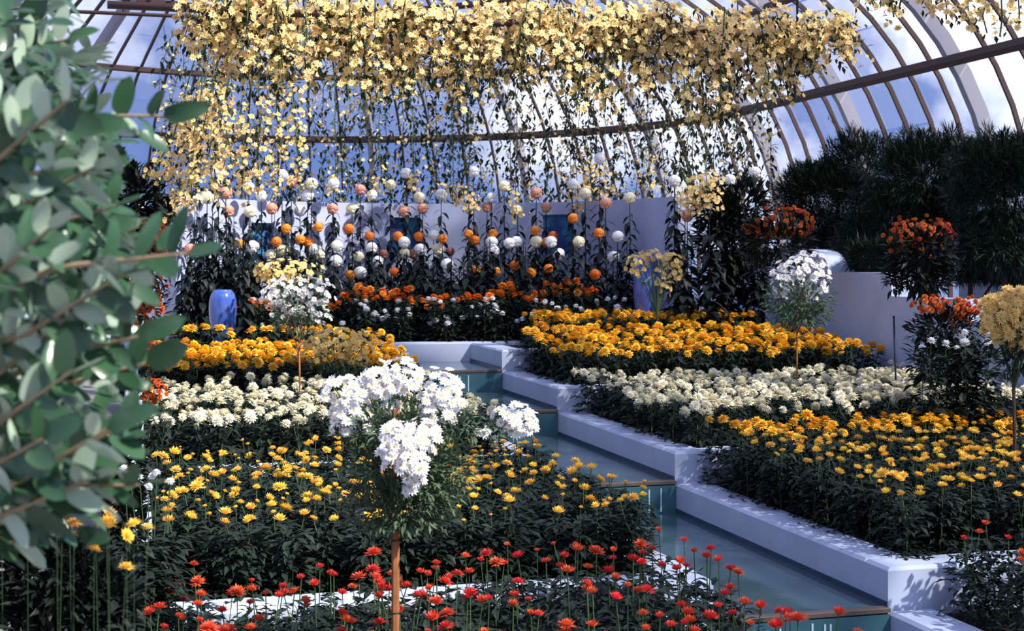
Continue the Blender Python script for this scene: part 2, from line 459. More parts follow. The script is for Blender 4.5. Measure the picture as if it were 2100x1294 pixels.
# water: one pool per step, a weir lip and a falling sheet between them
order = ['0', 'A', 'B', 'C', 'D']
vv = {'0': (V0, VEND), 'A': (VA, V0), 'B': (VB, VA), 'C': (VC, VB), 'D': (3.4, VC)}
pos_l = {'0': 'topmost pool below the end wall', 'A': 'second pool from the top', 'B': 'third pool from the top', 'C': 'fourth pool from the top', 'D': 'lowest pool at the frame edge'}
for k in order:
    zw = ZT[k] - .239; a, b = vv[k]
    o = gbox('water', UL + .002, UR - .002, a + .01, b - (.012 if k != '0' else 0), zw - .5, zw, M_water, 0)
    struct(o, 'calm teal water, ' + pos_l[k])
    if k != 'D':
        zn = ZT[order[order.index(k) + 1]] - .239
        wl = struct(gbox('trim_weir', UL + .002, UR - .002, a - .035, a + .03, zw - .02, zw + .008, M_lip, 0.004), 'brown weir lip at the front of the ' + pos_l[k])
        fs = struct(gbox('water_fall', UL + .004, UR - .004, a - .03, a + .008, zn - .05, zw - .03, M_fall, 0), 'teal sheet of water falling from the ' + pos_l[k])
        for q in range(5):
            uu = UL + .12 + (UR - UL - .24) * random.random()
            s = gbox('water_streak', uu, uu + .012, a - .036, a - .029, zn + .01, zw - .05 - .03 * random.random(), M_foam, 0)
            s.parent = fs; s.matrix_parent_inverse = Matrix.LocRotScale(fs.location, fs.rotation_euler, None).inverted()

# back wall: curved, with three blue niches
WP = [(0.75, 20.1), (1.4, 20.75), (2.6, 21.4), (4.0, 21.7), (5.2, 21.4), (6.3, 20.6), (7.0, 19.5), (7.42, 18.3)]
def spline(P, n):
    P = [np.array(p, float) for p in P]; P = [2 * P[0] - P[1]] + P + [2 * P[-1] - P[-2]]
    out = []
    for i in range(1, len(P) - 2):
        for k in range(n):
            t = k / n; a, b, c, d = P[i - 1:i + 3]
            out.append(.5 * ((2 * b) + (c - a) * t + (2 * a - 5 * b + 4 * c - d) * t * t + (3 * b - a - 3 * c + d) * t ** 3))
    out.append(P[-2]); return out
WL = spline(WP, 9)
WALLTOP = 0.90
def wall_v(u):
    us = [p[0] for p in WL]; vs2 = [p[1] for p in WL]
    return float(np.interp(u, us, vs2))
def pxd_to_uv(x, D):
    X = plane_at(x, D); return uvw((X, D))
def wall_hit(x):
    """(u, v, D) where the column x meets the back wall"""
    best = None
    for D in np.arange(15, 26, .02):
        u, v = pxd_to_uv(x, D)
        if u > 7.42: continue
        if v >= wall_v(u): return u, v, D
    return u, v, D
def strip_wall(cells, th, nf=None):
    """cells: list of (p0, p1, z0, z1) wall blocks in plan"""
    gs = []
    for p0, p1, z0, z1 in cells:
        p0 = np.array(p0); p1 = np.array(p1); d = (p1 - p0) / np.linalg.norm(p1 - p0); n = np.array([-d[1], d[0]]) * th
        n0, n1 = (nf(p0) * th, nf(p1) * th) if nf else (n, n)
        c = [p0, p1, p1 + n1, p0 + n0]
        v = [tuple(uv(q[0], q[1], z)) for z in (z0, z1) for q in c]
        q = [(0, 3, 2, 1), (4, 5, 6, 7), (0, 1, 5, 4), (1, 2, 6, 5), (2, 3, 7, 6), (3, 0, 4, 7)]
        f = []
        for a, b, c_, d_ in q: f += [(a, b, c_), (a, c_, d_)]
        gs.append(G(v, f))
    return cat(gs)
niches = []
for x0, x1, y0, y1 in ((515, 562, 457, 535), (800, 862, 446, 512), (1112, 1176, 440, 522)):
    a = wall_hit(x0); b = wall_hit(x1)
    Dm = (a[2] + b[2]) / 2
    niches.append((a[0], b[0], (HOR - y1) / F * Dm, (HOR - y0) / F * Dm))
bu = sorted(set([p[0] for p in WL] + [n[0] for n in niches] + [n[1] for n in niches]))
cells = []
for a, b in zip(bu[:-1], bu[1:]):
    if b - a < 1e-4: continue
    mid = (a + b) / 2; hole = [n for n in niches if n[0] - 1e-6 < mid < n[1] + 1e-6]
    pa, pb = (a, wall_v(a)), (b, wall_v(b))
    if hole:
        cells += [(pa, pb, SOIL['0'] - .2, hole[0][2]), (pa, pb, hole[0][3], WALLTOP)]
    else: cells.append((pa, pb, SOIL['0'] - .2, WALLTOP))
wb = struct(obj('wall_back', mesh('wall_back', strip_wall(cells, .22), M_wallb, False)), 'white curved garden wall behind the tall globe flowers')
for k, n in enumerate(niches):
    g = strip_wall([((n[0] - .02, wall_v(n[0]) + .13), (n[1] + .02, wall_v(n[1]) + .13), n[2] - .02, n[3] + .02)], .05)
    struct(obj(f'window_{k + 1}', mesh('window', g, M_niche, False)), ['teal blue window recess by the wall\'s left end', 'dark blue window recess in the middle of the wall', 'blue window recess near the wall\'s right end'][k])
# side walls with scrolled steps down
def scroll_wall(name, u, pts, th, zb, label):
    """pts: outline (v, z) from the back to the front; extruded across u"""
    n = len(pts); V = []; Fc = []
    for s in (0, th):
        for v, z in pts: V.append(tuple(uv(u + s, v, z)))
        for v, z in pts: V.append(tuple(uv(u + s, v, zb)))
    o = 2 * n
    for i in range(n - 1):
        Fc += [(i, n + i, n + i + 1), (i, n + i + 1, i + 1)]
        Fc += [(o + i, o + i + 1, o + n + i + 1), (o + i, o + n + i + 1, o + n + i)]
        Fc += [(i, i + 1, o + i + 1), (i, o + i + 1, o + i)]
    Fc += [(0, o, o + n), (0, o + n, n), (n - 1, 2 * n - 1, o + 2 * n - 1), (n - 1, o + 2 * n - 1, o + n - 1)]
    return struct(obj(name, mesh(name, G(V, Fc), M_plaster, False)), label)
def scroll(v, z0, z1, n=6, w_=.55):   # quarter-round step down from z0 to z1 going to smaller v
    return [(v + w_ - w_ * math.sin(t * PI / 2 / n), z1 + (z0 - z1) * math.cos(t * PI / 2 / n)) for t in range(n + 1)]
scroll_wall('wall_east', U_EAST, [(20.0, .16)] + scroll(16.2, .16, -.13) + [(14.75, -.13), (14.7, -.13), (14.69, -.40), (13.2, -.40), (13.19, -.62), (10.6, -.62), (10.59, -1.1), (7.0, -1.1)], .28, -2.4, 'white stepped side wall with rounded scroll behind the white standard')
scroll_wall('wall_outer', 11.3, [(17.5, .05)] + scroll(15.4, .05, -.2) + [(13.0, -.2)] + scroll(12.0, -.2, -.55) + [(10, -.55)], .28, -2.4, 'white scrolled wall beyond the rust flowered bushes')
scroll_wall('wall_west', U_WEST - .12, [(20.0, .20), (18.9, .20)] + scroll(17.9, .20, -.30) + [(16.0, -.55), (14.27, -.6), (14.26, -1.12), (11.0, -1.12), (10.98, -1.42), (7.9, -1.42)], .12, -2.4, 'white stepped side wall at the left end of the beds')

# ------------------------------------------------------------------ glasshouse: straight vault ending in a half dome
HC = 3.2
UC, VCN = 1.0 * HC, 8.7 * HC
RB, AA, H0 = 10.6, 5.24, 0.44     # springing radius, arc radius, springing height
TL = R(58)
def prof(s):
    """s: arc metres from the springing -> (radius, height)"""
    if s < 0: return RB, H0 + s
    sl = AA * TL
    if s <= sl: t = s / AA; return RB - AA + AA * math.cos(t), H0 + AA * math.sin(t)
    r, h = RB - AA + AA * math.cos(TL), H0 + AA * math.sin(TL); d = s - sl
    return r - d * math.sin(TL), h + d * math.cos(TL)
STEP = 0.78
NAP = 38
cols = []      # plan frames of the glazing bars: (centre u, centre v, direction angle from +v to +u)
for k in range(1, 44): cols.append((UC, VCN - STEP * (44 - k), PI / 2))
cols.append((UC, VCN, PI / 2))
for k in range(1, NAP): cols.append((UC, VCN, PI / 2 - PI * k / NAP))
for k in range(0, 44): cols.append((UC, VCN - STEP * k, -PI / 2))
def gpt(c, s, out=0.0):
    r, h = prof(s); r += out
    return uv(c[0] + r * math.sin(c[2]), c[1] + r * math.cos(c[2]), h)
SMAX = 9.6
vault = tag(obj('ceiling', None), 'glazed iron vault and half dome over the flower beds', None, None, 'structure')
SS = [-1.2] + list(np.linspace(0, SMAX, 15))
def sweep_bar(c, w_, d_):
    """rectangular bar following the profile"""
    V = []; Fc = []
    t = Vector(uv(math.cos(c[2]), -math.sin(c[2]), -CZ)); t.normalize()
    for s in SS:
        p0 = gpt(c, s, 0.02); p1 = gpt(c, s, 0.02)
        r0 = gpt(c, s); r1 = gpt(c, min(s + .1, SMAX + .1)); tg = (r1 - r0).normalized(); nrm = tg.cross(t).normalized()
        inn = uv(c[0], c[1], 0) - uv(c[0] + math.sin(c[2]), c[1] + math.cos(c[2]), 0)
        if nrm.dot(inn) < 0: nrm = -nrm
        for a, b in ((-1, 0), (1, 0), (1, 1), (-1, 1)): V.append(p0 + t * (a * w_ / 2) + nrm * (b * d_))
    for i in range(len(SS) - 1):
        for j in range(4):
            a0 = i * 4 + j; a1 = i * 4 + (j + 1) % 4
            Fc += [(a0, a1, a1 + 4), (a0, a1 + 4, a0 + 4)]
    return G([tuple(v) for v in V], Fc)
vis_cols = list(range(len(cols)))
for k in vis_cols:
    c = cols[k]
    major = (k % 5 == 3)
    o = obj('rib' if major else 'glazing_bar', mesh('bar', sweep_bar(c, .14 if major else .045, .24 if major else .075), M_paint if major else M_iron, False), vault)
# purlins
def purlin(s, rad, m=M_iron, inset=.26):
    pts = [gpt(cols[k], s, -inset) for k in vis_cols]
    return obj('purlin', mesh('purlin', tube(pts, rad, 5), m, False), vault)
def s_at(h):
    return AA * math.asin((h - H0) / AA)
for h, rd in ((0.55, .09), (3.2, .10), (4.65, .08)): purlin(s_at(h), rd)
purlin(7.3, .08); purlin(8.6, .07)
# glass panes, each its own slab
rows = [-1.2, 0.0, 1.05, 2.0, s_at(3.2), 3.95, s_at(4.65), 6.2, 7.3, 8.4, SMAX]
def pane_geo(c0, c1, s0, s1):
    a = [gpt(c0, s0, .06), gpt(c1, s0, .06), gpt(c1, s1, .06), gpt(c0, s1, .06)]
    n = (a[1] - a[0]).cross(a[3] - a[0]).normalized() * .008
    v = [tuple(p) for p in a] + [tuple(p + n) for p in a]
    q = [(0, 1, 2, 3), (4, 7, 6, 5), (0, 4, 5, 1), (1, 5, 6, 2), (2, 6, 7, 3), (3, 7, 4, 0)]
    f = []
    for a_, b_, c_, d_ in q: f += [(a_, b_, c_), (a_, c_, d_)]
    return G(v, f)
rest = {True: [], False: []}; npane = 0
cand = []
for i in range(len(vis_cols) - 1):
    c0, c1 = cols[vis_cols[i]], cols[vis_cols[i + 1]]
    for j in range(len(rows) - 1):
        ctr = gpt(c0, (rows[j] + rows[j + 1]) / 2)
        x = 1050 + F * ctr.x / ctr.y if ctr.y > 1 else 9999; y = HOR - F * (ctr.z - CZ) / max(ctr.y, 1)
        inside = -60 < x < 2160 and -40 < y < 420
        cand.append((0 if inside else 1, ctr.y, i, j, c0, c1))
cand.sort(key=lambda a: (a[0], a[1]))
for r_, _, i, j, c0, c1 in cand:
    g = pane_geo(c0, c1, rows[j] + .02, rows[j + 1] - .02); wash = j >= 4
    if r_ == 0 and npane < 300:
        obj('pane', mesh('pane', g, M_wash if wash else M_glass, False), vault); npane += 1
    else: rest[wash].append(g)
for k in (True, False):
    if rest[k]: tag(obj('far_panes', mesh('far_panes', cat(rest[k]), M_wash if k else M_glass, False), vault), kind='stuff')
# masonry base under the glass
cells = []
for i in range(len(vis_cols) - 1):
    a, b = cols[vis_cols[i]], cols[vis_cols[i + 1]]
    pa = (a[0] + RB * math.sin(a[2]), a[1] + RB * math.cos(a[2])); pb = (b[0] + RB * math.sin(b[2]), b[1] + RB * math.cos(b[2]))
    cells.append((pb, pa, -CZ, H0 - 1.2))
struct(obj('wall_glasshouse', mesh('wall_glasshouse', strip_wall(cells, .3), M_plaster, False)), 'pale masonry base under the glass vault')

# ------------------------------------------------------------------ support bars for the hanging flowers
def cross_bar(v, z, u0, u1, rad, label):
    o = obj('trim_bar', mesh('trim_bar', tube([uv(u0, v, z), uv((u0 + u1) / 2, v, z), uv(u1, v, z)], rad, 6), M_iron, True))
    for u in np.linspace(u0 + .6, u1 - .6, 5):
        d = math.hypot(u - UC, max(0, v - VCN))
        h = next((prof(s)[1] for s in np.arange(0, SMAX, .05) if prof(s)[0] <= max(d, 4.6)), 5.0)
        hg = obj('hanger', mesh('hanger', tube([uv(u, v, z), uv(u, v, h + .3)], .012, 5), M_iron, True), o)
    return struct(o, label)
BV, BZ = 12.2, 2.12
cross_bar(BV, BZ, -.1, 6.75, .035, 'brown tie bar under the roof carrying the yellow garlands')
cross_bar(22.9, 3.85, -4.0, 11.0, .03, 'thin tie bar at the far end carrying trailing stems')

# ------------------------------------------------------------------ shared flower, stem and leaf meshes
def variants(fn, n, m, name, eye_m=None, sd=0):
    out = []
    for k in range(n):
        g = fn(k + sd)
        out.append(mesh(name, [(g, m), (eye(), eye_m)] if eye_m else g, m, smooth=False))
    return out
H_red = variants(cup, 3, M_red, 'red_head') + variants(cup_tight, 2, M_red, 'red_head')
H_redw = variants(wide, 2, M_red, 'red_head_open')
H_yel = variants(cup, 3, M_yel, 'golden_head') + variants(wide, 1, M_yel, 'golden_head')
H_yelt = variants(cup_tight, 2, M_yel, 'golden_bud')
H_den = variants(dome, 4, M_den, 'amber_head')
H_cre = variants(dome, 4, M_cre, 'cream_head')
H_ora = variants(dome, 3, M_ora, 'orange_head')
H_whd = variants(dome, 3, M_whi, 'white_head')
H_wda = variants(daisy, 3, M_whi, 'white_daisy', M_eye)
H_gar = variants(daisy, 3, M_gar, 'straw_daisy', M_eye)
H_buf = variants(daisy, 3, M_buff, 'buff_daisy', M_eye)
H_rus = variants(dome, 3, M_rus, 'rust_head')
H_orw = variants(wide, 3, M_yel, 'shaggy_golden')
H_bfw = variants(wide, 3, M_buff, 'shaggy_buff')
POM = {c: variants(incurve, 3, m, 'globe', None, 11) for c, m in (('W', M_whi), ('C', M_cre), ('P', M_pea), ('O', M_pco), ('M', M_mau), ('R', M_rus))}

LEAF2 = leaf(1.0, .5, .15, .25, 2)
def foliage(n, r, lo, hi, ls, seed, base=LEAF2, taper=0.6, drop=0.0):
    q = random.Random(seed); ms = []
    for k in range(n):
        t = lo + (hi - lo) * q.random(); a = q.uniform(0, 2 * PI)
        rr = r * (1 - (1 - taper) * (t - lo) / (hi - lo)) * q.uniform(.1, .85)
        p = (rr * math.cos(a), rr * math.sin(a), t)
        a2 = a + q.uniform(-.8, .8); el = q.uniform(-.5, .6) - drop
        d = (math.cos(a2) * math.cos(el), math.sin(a2) * math.cos(el), math.sin(el))
        ms.append(frame_x(p, d, (q.uniform(-.3, .3), q.uniform(-.3, .3), 1), ls * q.uniform(.65, 1.25)))
    return base.scat(ms)
def spray_stem(tips, rad, hub=.45):
    gs = [tube([(0, 0, 0), (.01, .006, hub * .6), (0, 0, hub)], [rad, rad, rad * .9], 4, False)]
    for x, y, z in tips:
        gs.append(tube([(0, 0, hub), (x * .6, y * .6, hub + (z - hub) * .45), (x, y, z)], [rad * .8, rad * .7, rad * .6], 4, False))
    return cat(gs)
LEAF_KINDS = {'near': (190, .19, .02, .86, .072), 'low': (125, .18, .02, .74, .07), 'far': (85, .17, .03, .92, .105), 'small': (40, .08, .02, .8, .06)}
_lv = {}
def leaves_for(kind, h):
    """foliage of a plant of height h, built at its real size (four alternatives per height step)"""
    k = max(2, round(h * 10)); key = (kind, k, random.randrange(4))
    if key not in _lv:
        n, r, lo, hi, ls = LEAF_KINDS[kind]; hh = k / 10.0
        _lv[key] = mesh('leaves', foliage(int(n * (.35 + .65 * hh / .45)), r, lo * hh, hi * hh, ls, len(kind) * 971 + ord(kind[0]) * 17 + k * 5 + key[2]), M_leafd, False)
    return _lv[key], h / (k / 10.0)
LEAVES, LEAVES_LOW, LEAVES_FAR, LEAVES_SMALL = 'near', 'low', 'far', 'small'
SPRAYS = {}
for n in (1, 2, 3, 4, 5):
    SPRAYS[n] = []
    for k in range(4):
        q = random.Random(n * 31 + k); tips = []
        for i in range(n):
            a = 2 * PI * i / n + q.uniform(-.5, .5); rr = 0 if n == 1 else q.uniform(.055, .105)
            tips.append((rr * math.cos(a), rr * math.sin(a), 1.0 - q.uniform(0, .18) if i else 1.0))
        SPRAYS[n].append((tips, mesh('stem', spray_stem(tips, .0045, .5), M_stem, False)))

def plant(name, loc, h, heads, hs, n, label, cat_, group, leaves=LEAVES, width=1.0, tilt=.5, head_name='flower_head', lean=.06):
    tips, sm = random.choice(SPRAYS[n])
    root = thing(name, loc, label, cat_, group, Euler((random.gauss(0, lean), random.gauss(0, lean), random.uniform(0, 2 * PI))))
    obj('stem', sm, root, None, None, (width, width, h))
    if leaves:
        lm, f = leaves_for(leaves, h); obj('leaves', lm, root, None, (0, 0, random.uniform(0, 6.28)), (1, 1, f))
    for x, y, z in tips:
        s = hs * random.uniform(.8, 1.15)
        obj(head_name, random.choice(heads), root, (x * width, y * width, z * h), (random.gauss(0, tilt * .5), random.gauss(0, tilt * .5), random.uniform(0, 6.28)), s)
    return root
def scatter(u0, u1, v0, v1, d, n, ok=None, tries=9000):
    pts = []
    for _ in range(tries):
        if len(pts) >= n: break
        p = (random.uniform(u0, u1), random.uniform(v0, v1))
        if ok and not ok(*p): continue
        if all((p[0] - q[0]) ** 2 + (p[1] - q[1]) ** 2 > d * d for q in pts): pts.append(p)
    return pts
def in_view(u, v, z, mx=40, ymax=1340, xmax=2140):
    p = uv(u, v, z)
    x = 1050 + F * p.x / p.y; y = HOR - F * (p.z - CZ) / p.y
    return -mx < x < xmax and y < ymax

def zone(u, v, b, left):
    """where in its bed a plant stands"""
    u0, u1, v0, v1 = b; a = (u - u0) / (u1 - u0); r = (v - v0) / (v1 - v0)
    if left: a = 1 - a
    return ('near edge', 'middle', 'far edge')[min(2, int(r * 3))], ('near the water', 'halfway across', 'near the wall')[min(2, int(a * 3))]
def bed(name, b, d, n, zkey, left, hfun, heads, hs, nh, kinds, word, leaves, width, tilt, ok=None, pick=None):
    side = 'left' if left else 'right'
    for u, v in scatter(b[0], b[1], b[2], b[3], d, n, ok):
        k = pick(u, v) if pick else 0
        plant(name, uv(u, v, SOIL[zkey(v)] if callable(zkey) else SOIL[zkey]), hfun(u, v), heads[k], random.uniform(*hs[k]), random.choice(nh[k]),
              '{} chrysanthemum at the {} of the {} {} bed, {}'.format(kinds[k], zone(u, v, b, left)[0], side, word, zone(u, v, b, left)[1]), 'flower', f'{word} chrysanthemums {side} of the water', leaves, width, tilt)
U = random.uniform
bed('red_chrysanthemum', (.05, 2.97, 4.9, 7.5), .130, 190, 'D', True, lambda u, v: U(.46, .62) + .05 * (u > 2), [H_red, H_redw], [(.030, .044), (.038, .050)], [(1, 1, 1, 2), (1,)],
    ['half open red', 'wide open red'], 'red', LEAVES_LOW, 1.0, .35, lambda u, v: in_view(u, v, -1.5, 0, 1330), lambda u, v: int(random.random() < .22))
bed('red_chrysanthemum', (4.8, 7.4, 5.2, 7.4), .20, 46, 'D', False, lambda u, v: U(.46, .62), [H_red], [(.028, .038)], [(1, 2)], ['dark red'], 'red', LEAVES, 1.1, .4, lambda u, v: in_view(u, v, -1.6, 0, 1400, 2140))
bed('golden_chrysanthemum', (.25, 3.10, 7.92, 10.95), .165, 225, 'C', True, lambda u, v: U(.40, .52), [H_yel, H_yelt], [(.034, .05), (.02, .03)], [(1, 2, 2), (1, 2)],
    ['open golden', 'half closed golden'], 'golden', LEAVES, 1.1, .5, None, lambda u, v: int(random.random() < .3))
bed('golden_chrysanthemum', (4.72, 8.4, 7.92, 10.95), .165, 300, 'C', False, lambda u, v: U(.40, .50) + .03 * (v - 8), [H_yel, H_den], [(.034, .048), (.045, .06)], [(1, 2, 2, 3), (2, 2, 3)],
    ['open golden', 'rounded amber'], 'golden', LEAVES, 1.1, .45, lambda u, v: in_view(u, v, -1.4) and not (u < 5.6 and v < 9.2 and random.random() < .5), lambda u, v: int(v > 10.35))
bed('cream_chrysanthemum', (.22, 3.0, 11.3, 14.2), .215, 105, 'B', True, lambda u, v: U(.32, .42) + .03 * (v - 11), [H_cre], [(.042, .054)], [(3, 4, 5)], ['cream spray'], 'cream', LEAVES_FAR, 1.35, .8)
bed('cream_chrysanthemum', (4.68, 8.4, 11.3, 14.2), .215, 185, 'B', False, lambda u, v: U(.33, .43) + .015 * (v - 11), [H_cre], [(.046, .062)], [(3, 4, 5)], ['cream spray'], 'cream', LEAVES_FAR, 1.4, .8, lambda u, v: in_view(u, v, -1.3))
ZA = lambda v: 'A' if v < V0 else '0'
bed('amber_chrysanthemum', (.22, 3.0, 14.58, 17.0), .19, 135, ZA, True, lambda u, v: (U(.28, .36) + .06 * (v - 14.5)) if v < V0 else U(.26, .34), [H_den], [(.052, .064)], [(3, 3, 4)], ['amber spray'], 'amber', LEAVES_FAR, 1.3, .6, lambda u, v: not (V0 - .05 < v < V0 + .33))
bed('amber_chrysanthemum', (4.70, 8.5, 14.58, 18.0), .20, 205, ZA, False, lambda u, v: (U(.34, .42) + .10 * (v - 14.5)) if v < V0 else U(.36, .46), [H_den], [(.056, .07)], [(3, 3, 4)], ['amber spray'], 'amber', LEAVES_FAR, 1.4, .6,
    lambda u, v: not (V0 - .05 < v < V0 + .33) and u < 8.5 - .25 * (v - 14.5) and (v < V0 or u > 5.15))
# border under the tall globes: small white in front, orange behind
for k in range(52):
    x = random.uniform(510, 1290); D = random.uniform(18.75, 19.15)
    y = random.uniform(612, 668)
    p = px(x, y, D); u, v = uvw(p)
    h = p.z - (SOIL['0'] + CZ)
    plant('white_chrysanthemum', (p.x, p.y, SOIL['0'] + CZ), h, H_whd, random.uniform(.042, .054), random.choice((1, 2, 3)),
          'small white chrysanthemum in the border above the end wall', 'flower', 'small white chrysanthemums of the border', LEAVES_FAR, 1.2, .5)
ORX = [(505, 625), (525, 612), (545, 620), (690, 618), (718, 600), (735, 582), (752, 588), (760, 606), (790, 595), (805, 610), (830, 590), (846, 606), (905, 606), (950, 608), (972, 604), (1020, 596), (1038, 582), (1075, 598), (1105, 596), (1128, 580), (1150, 586), (1182, 572), (1188, 592), (1214, 590), (890, 622), (1110, 604)]
for x, y in ORX:
    D = random.uniform(19.2, 19.6); p = px(x + random.uniform(-5, 5), y + 4, D)
    plant('orange_chrysanthemum', (p.x, p.y, SOIL['0'] + CZ), p.z - (SOIL['0'] + CZ), H_ora, random.uniform(.056, .072), random.choice((3, 4, 5)),
          'orange chrysanthemum spray in the border below the globe flowers', 'flower', 'orange chrysanthemums of the border', LEAVES_FAR, 1.3, .6)

# tall globe chrysanthemums, one stem and one head each
PL = '''448,357W 579,359W 598,371P 510,385C 536,402W 463,396P 425,405C 404,412W 639,377C 684,377W 631,401W 739,389P 763,400W 833,355W 801,379C 860,405C
468,433P 513,434C 557,428P 615,432W 682,428P 722,428C 827,433P 867,428P 587,469O 653,466O 716,469O 758,484O 491,500O 518,506W 567,496O 616,491O 633,497O
579,514C 555,523C 655,522C 646,512W 691,504W 762,509W 816,485O 859,485O 829,497W 861,512W 830,520C 848,521M 786,521M 736,527C 689,535W 775,536W 809,558O 718,564O
739,559W 391,512P 971,352W 905,399W 1034,382C 1100,396P 1008,406W 1174,378W 1200,397C 1242,417P 1291,406C 962,428C 999,425P 1062,432C 1120,425P 1175,448O 961,480O
974,493O 1011,479O 1098,473O 1134,485R 889,482W 908,490O 898,511C 923,516M 1008,497W 1012,515W 1044,499W 1059,496W 1100,496C 1122,497O 1130,496W 1187,496C 1228,478O
1267,485W 1258,527W 1146,521W 917,542W 977,553O 1019,558O 1055,545O 1089,559O 1125,551O 1220,563R 1383,371W 1453,372W 1496,370W 1548,354W 1409,443P 1484,448O 1230,325W 288,417W'''.split()
CN = {'W': 'white', 'C': 'cream', 'P': 'peach pink', 'O': 'apricot orange', 'M': 'mauve brown', 'R': 'rusty red'}
LEAFP = leaf(1.0, .46, .1, .6, 3)
POMM = {}
def pom_leaf_mesh(h, s):
    k = (max(3, round(h * 4)), s)
    if k not in POMM:
        hh = k[0] / 4.0; q = random.Random(k[0] * 7 + s); ms = []; n = max(12, int(hh * 21)); a = q.uniform(0, 6)
        for i in range(n):
            t = (.02 + .92 * i / n) * hh; a += 2.4 + q.uniform(-.4, .4); el = q.uniform(-.55, .2)
            d = (math.cos(a) * math.cos(el), math.sin(a) * math.cos(el), math.sin(el))
            sl = q.uniform(.15, .22) * (1.15 - .35 * i / n)
            ms.append(frame_x((.01 * math.cos(a), .01 * math.sin(a), t), d, (0, 0, 1), sl))
        POMM[k] = mesh('leaves', LEAFP.scat(ms), M_leafb, False)
    return POMM[k], k[0] / 4.0
stem_pm = mesh('stem', tube([(0, 0, 0), (.012, .008, .3), (-.006, .004, .7), (0, 0, 1)], [.010, .009, .008, .006], 5, False), M_leafb, False)
def globe(x, y, c, D=None):
    u, v, Dw = wall_hit(x) if 372 < x < 1392 else (None, None, 19.2)
    if x >= 1392: Dw = 18.6
    if x <= 372: Dw = 17.5
    off = .35 if y < 445 else (.85 if y < 530 else 1.35)
    Dd = D or max(18.9, Dw - off - random.uniform(0, .25))
    p = px(x, y, Dd); zb = SOIL['0'] + CZ; h = p.z - zb
    row = 'level with the wall top' if y < 445 else ('halfway up the wall' if y < 532 else 'low over the orange border')
    nn = 'beyond the right wall end' if x > 1370 else 'near the ' + min((abs(x - 540), 'left'), (abs(x - 830), 'middle'), (abs(x - 1145), 'right'))[1] + ' blue recess'
    r = thing('globe_chrysanthemum', (p.x, p.y, zb), f'{CN[c]} globe chrysanthemum {row}, {nn}', 'flower', 'tall globe chrysanthemums before the white wall')
    obj('stem', stem_pm, r, None, (0, 0, random.uniform(0, 6)), (1, 1, h))
    lm, lh = pom_leaf_mesh(h, random.randrange(3))
    obj('leaves', lm, r, None, (0, 0, random.uniform(0, 6)), (1, 1, (h - .06) / lh))
    s = (.092 if c in 'WCP' else .078) * random.uniform(.93, 1.08)
    obj('flower_head', random.choice(POM[c]), r, (0, 0, h), (random.gauss(0, .2), random.gauss(0, .2), random.uniform(0, 6)), s)
for t in PL:
    c = t[-1]; x, y = t[:-1].split(','); globe(float(x), float(y), c)
# leafy unflowered stems between them
def leafy(x, ytop, D, label, grp, w_=1.0):
    p = px(x, ytop, D); zb = SOIL['0'] + CZ; h = p.z - zb
    r = thing('leafy_stem', (p.x, p.y, zb), label, 'plant', grp)
    obj('stem', stem_pm, r, None, None, (1, 1, h))
    lm, lh = pom_leaf_mesh(h, random.randrange(3)); obj('leaves', lm, r, None, (0, 0, random.uniform(0, 6)), (w_, w_, h / lh))
    lm, lh = pom_leaf_mesh(h, random.randrange(3)); obj('leaves', lm, r, None, (0, 0, random.uniform(0, 6)), (w_, w_, h * .8 / lh))
for x, y in ((372, 560), (385, 520), (400, 430), (418, 440), (436, 425), (445, 470), (465, 450), (480, 470), (500, 455)):
    leafy(x, y, random.uniform(18.6, 19.1), 'dark leafy flowerless stem before the bright left wall end', 'leafy stems by the left vase')
for x, y in ((1384, 385), (1405, 455), (1418, 480), (1455, 460), (1470, 450), (1485, 470), (1500, 480), (1545, 520), (1555, 530)):
    leafy(x, y, random.uniform(18.2, 18.9), 'dark leafy flowerless stem hanging right of the wall end', 'leafy stems right of the wall', 1.25)
for k in range(84):
    x = random.uniform(455, 1290); leafy(x, random.uniform(490, 590), random.uniform(19.5, 20.3), 'dark leafy young stem crowded under the globe flowers', 'young leafy stems under the globes', 1.2)

# ------------------------------------------------------------------ blue vases
def vase(x, ytop, ybot, wpx, D, label):
    pb = px(x, ybot, D); s = (ybot - ytop) / F * D; r = wpx / 2 / F * D
    prof_ = [(0.0, 0.0), (.62, 0.0), (.66, .02), (.74, .15), (.86, .32), (.97, .52), (1.0, .68), (.97, .82), (.86, .92), (.72, .965), (.62, .985), (.62, 1.0), (.52, 1.0), (.52, .97), (.75, .9), (.8, .6), (.5, .1), (0, .08)]
    root = thing('blue_vase', (pb.x, pb.y, pb.z), label, 'vase')
    obj('body', mesh('body', lathe([(a * r, b * s) for a, b in prof_[:10]], 32), M_vase, True), root)
    obj('rim', mesh('rim', lathe([(a * r, b * s) for a, b in prof_[9:]], 32), M_vase, True), root)
vase(457, 594, 712, 57, 17.9, 'tall blue glazed vase at the left behind amber flowers')
vase(1326, 520, 690, 56, 18.6, 'tall blue glazed vase behind the yellow standard on the right')
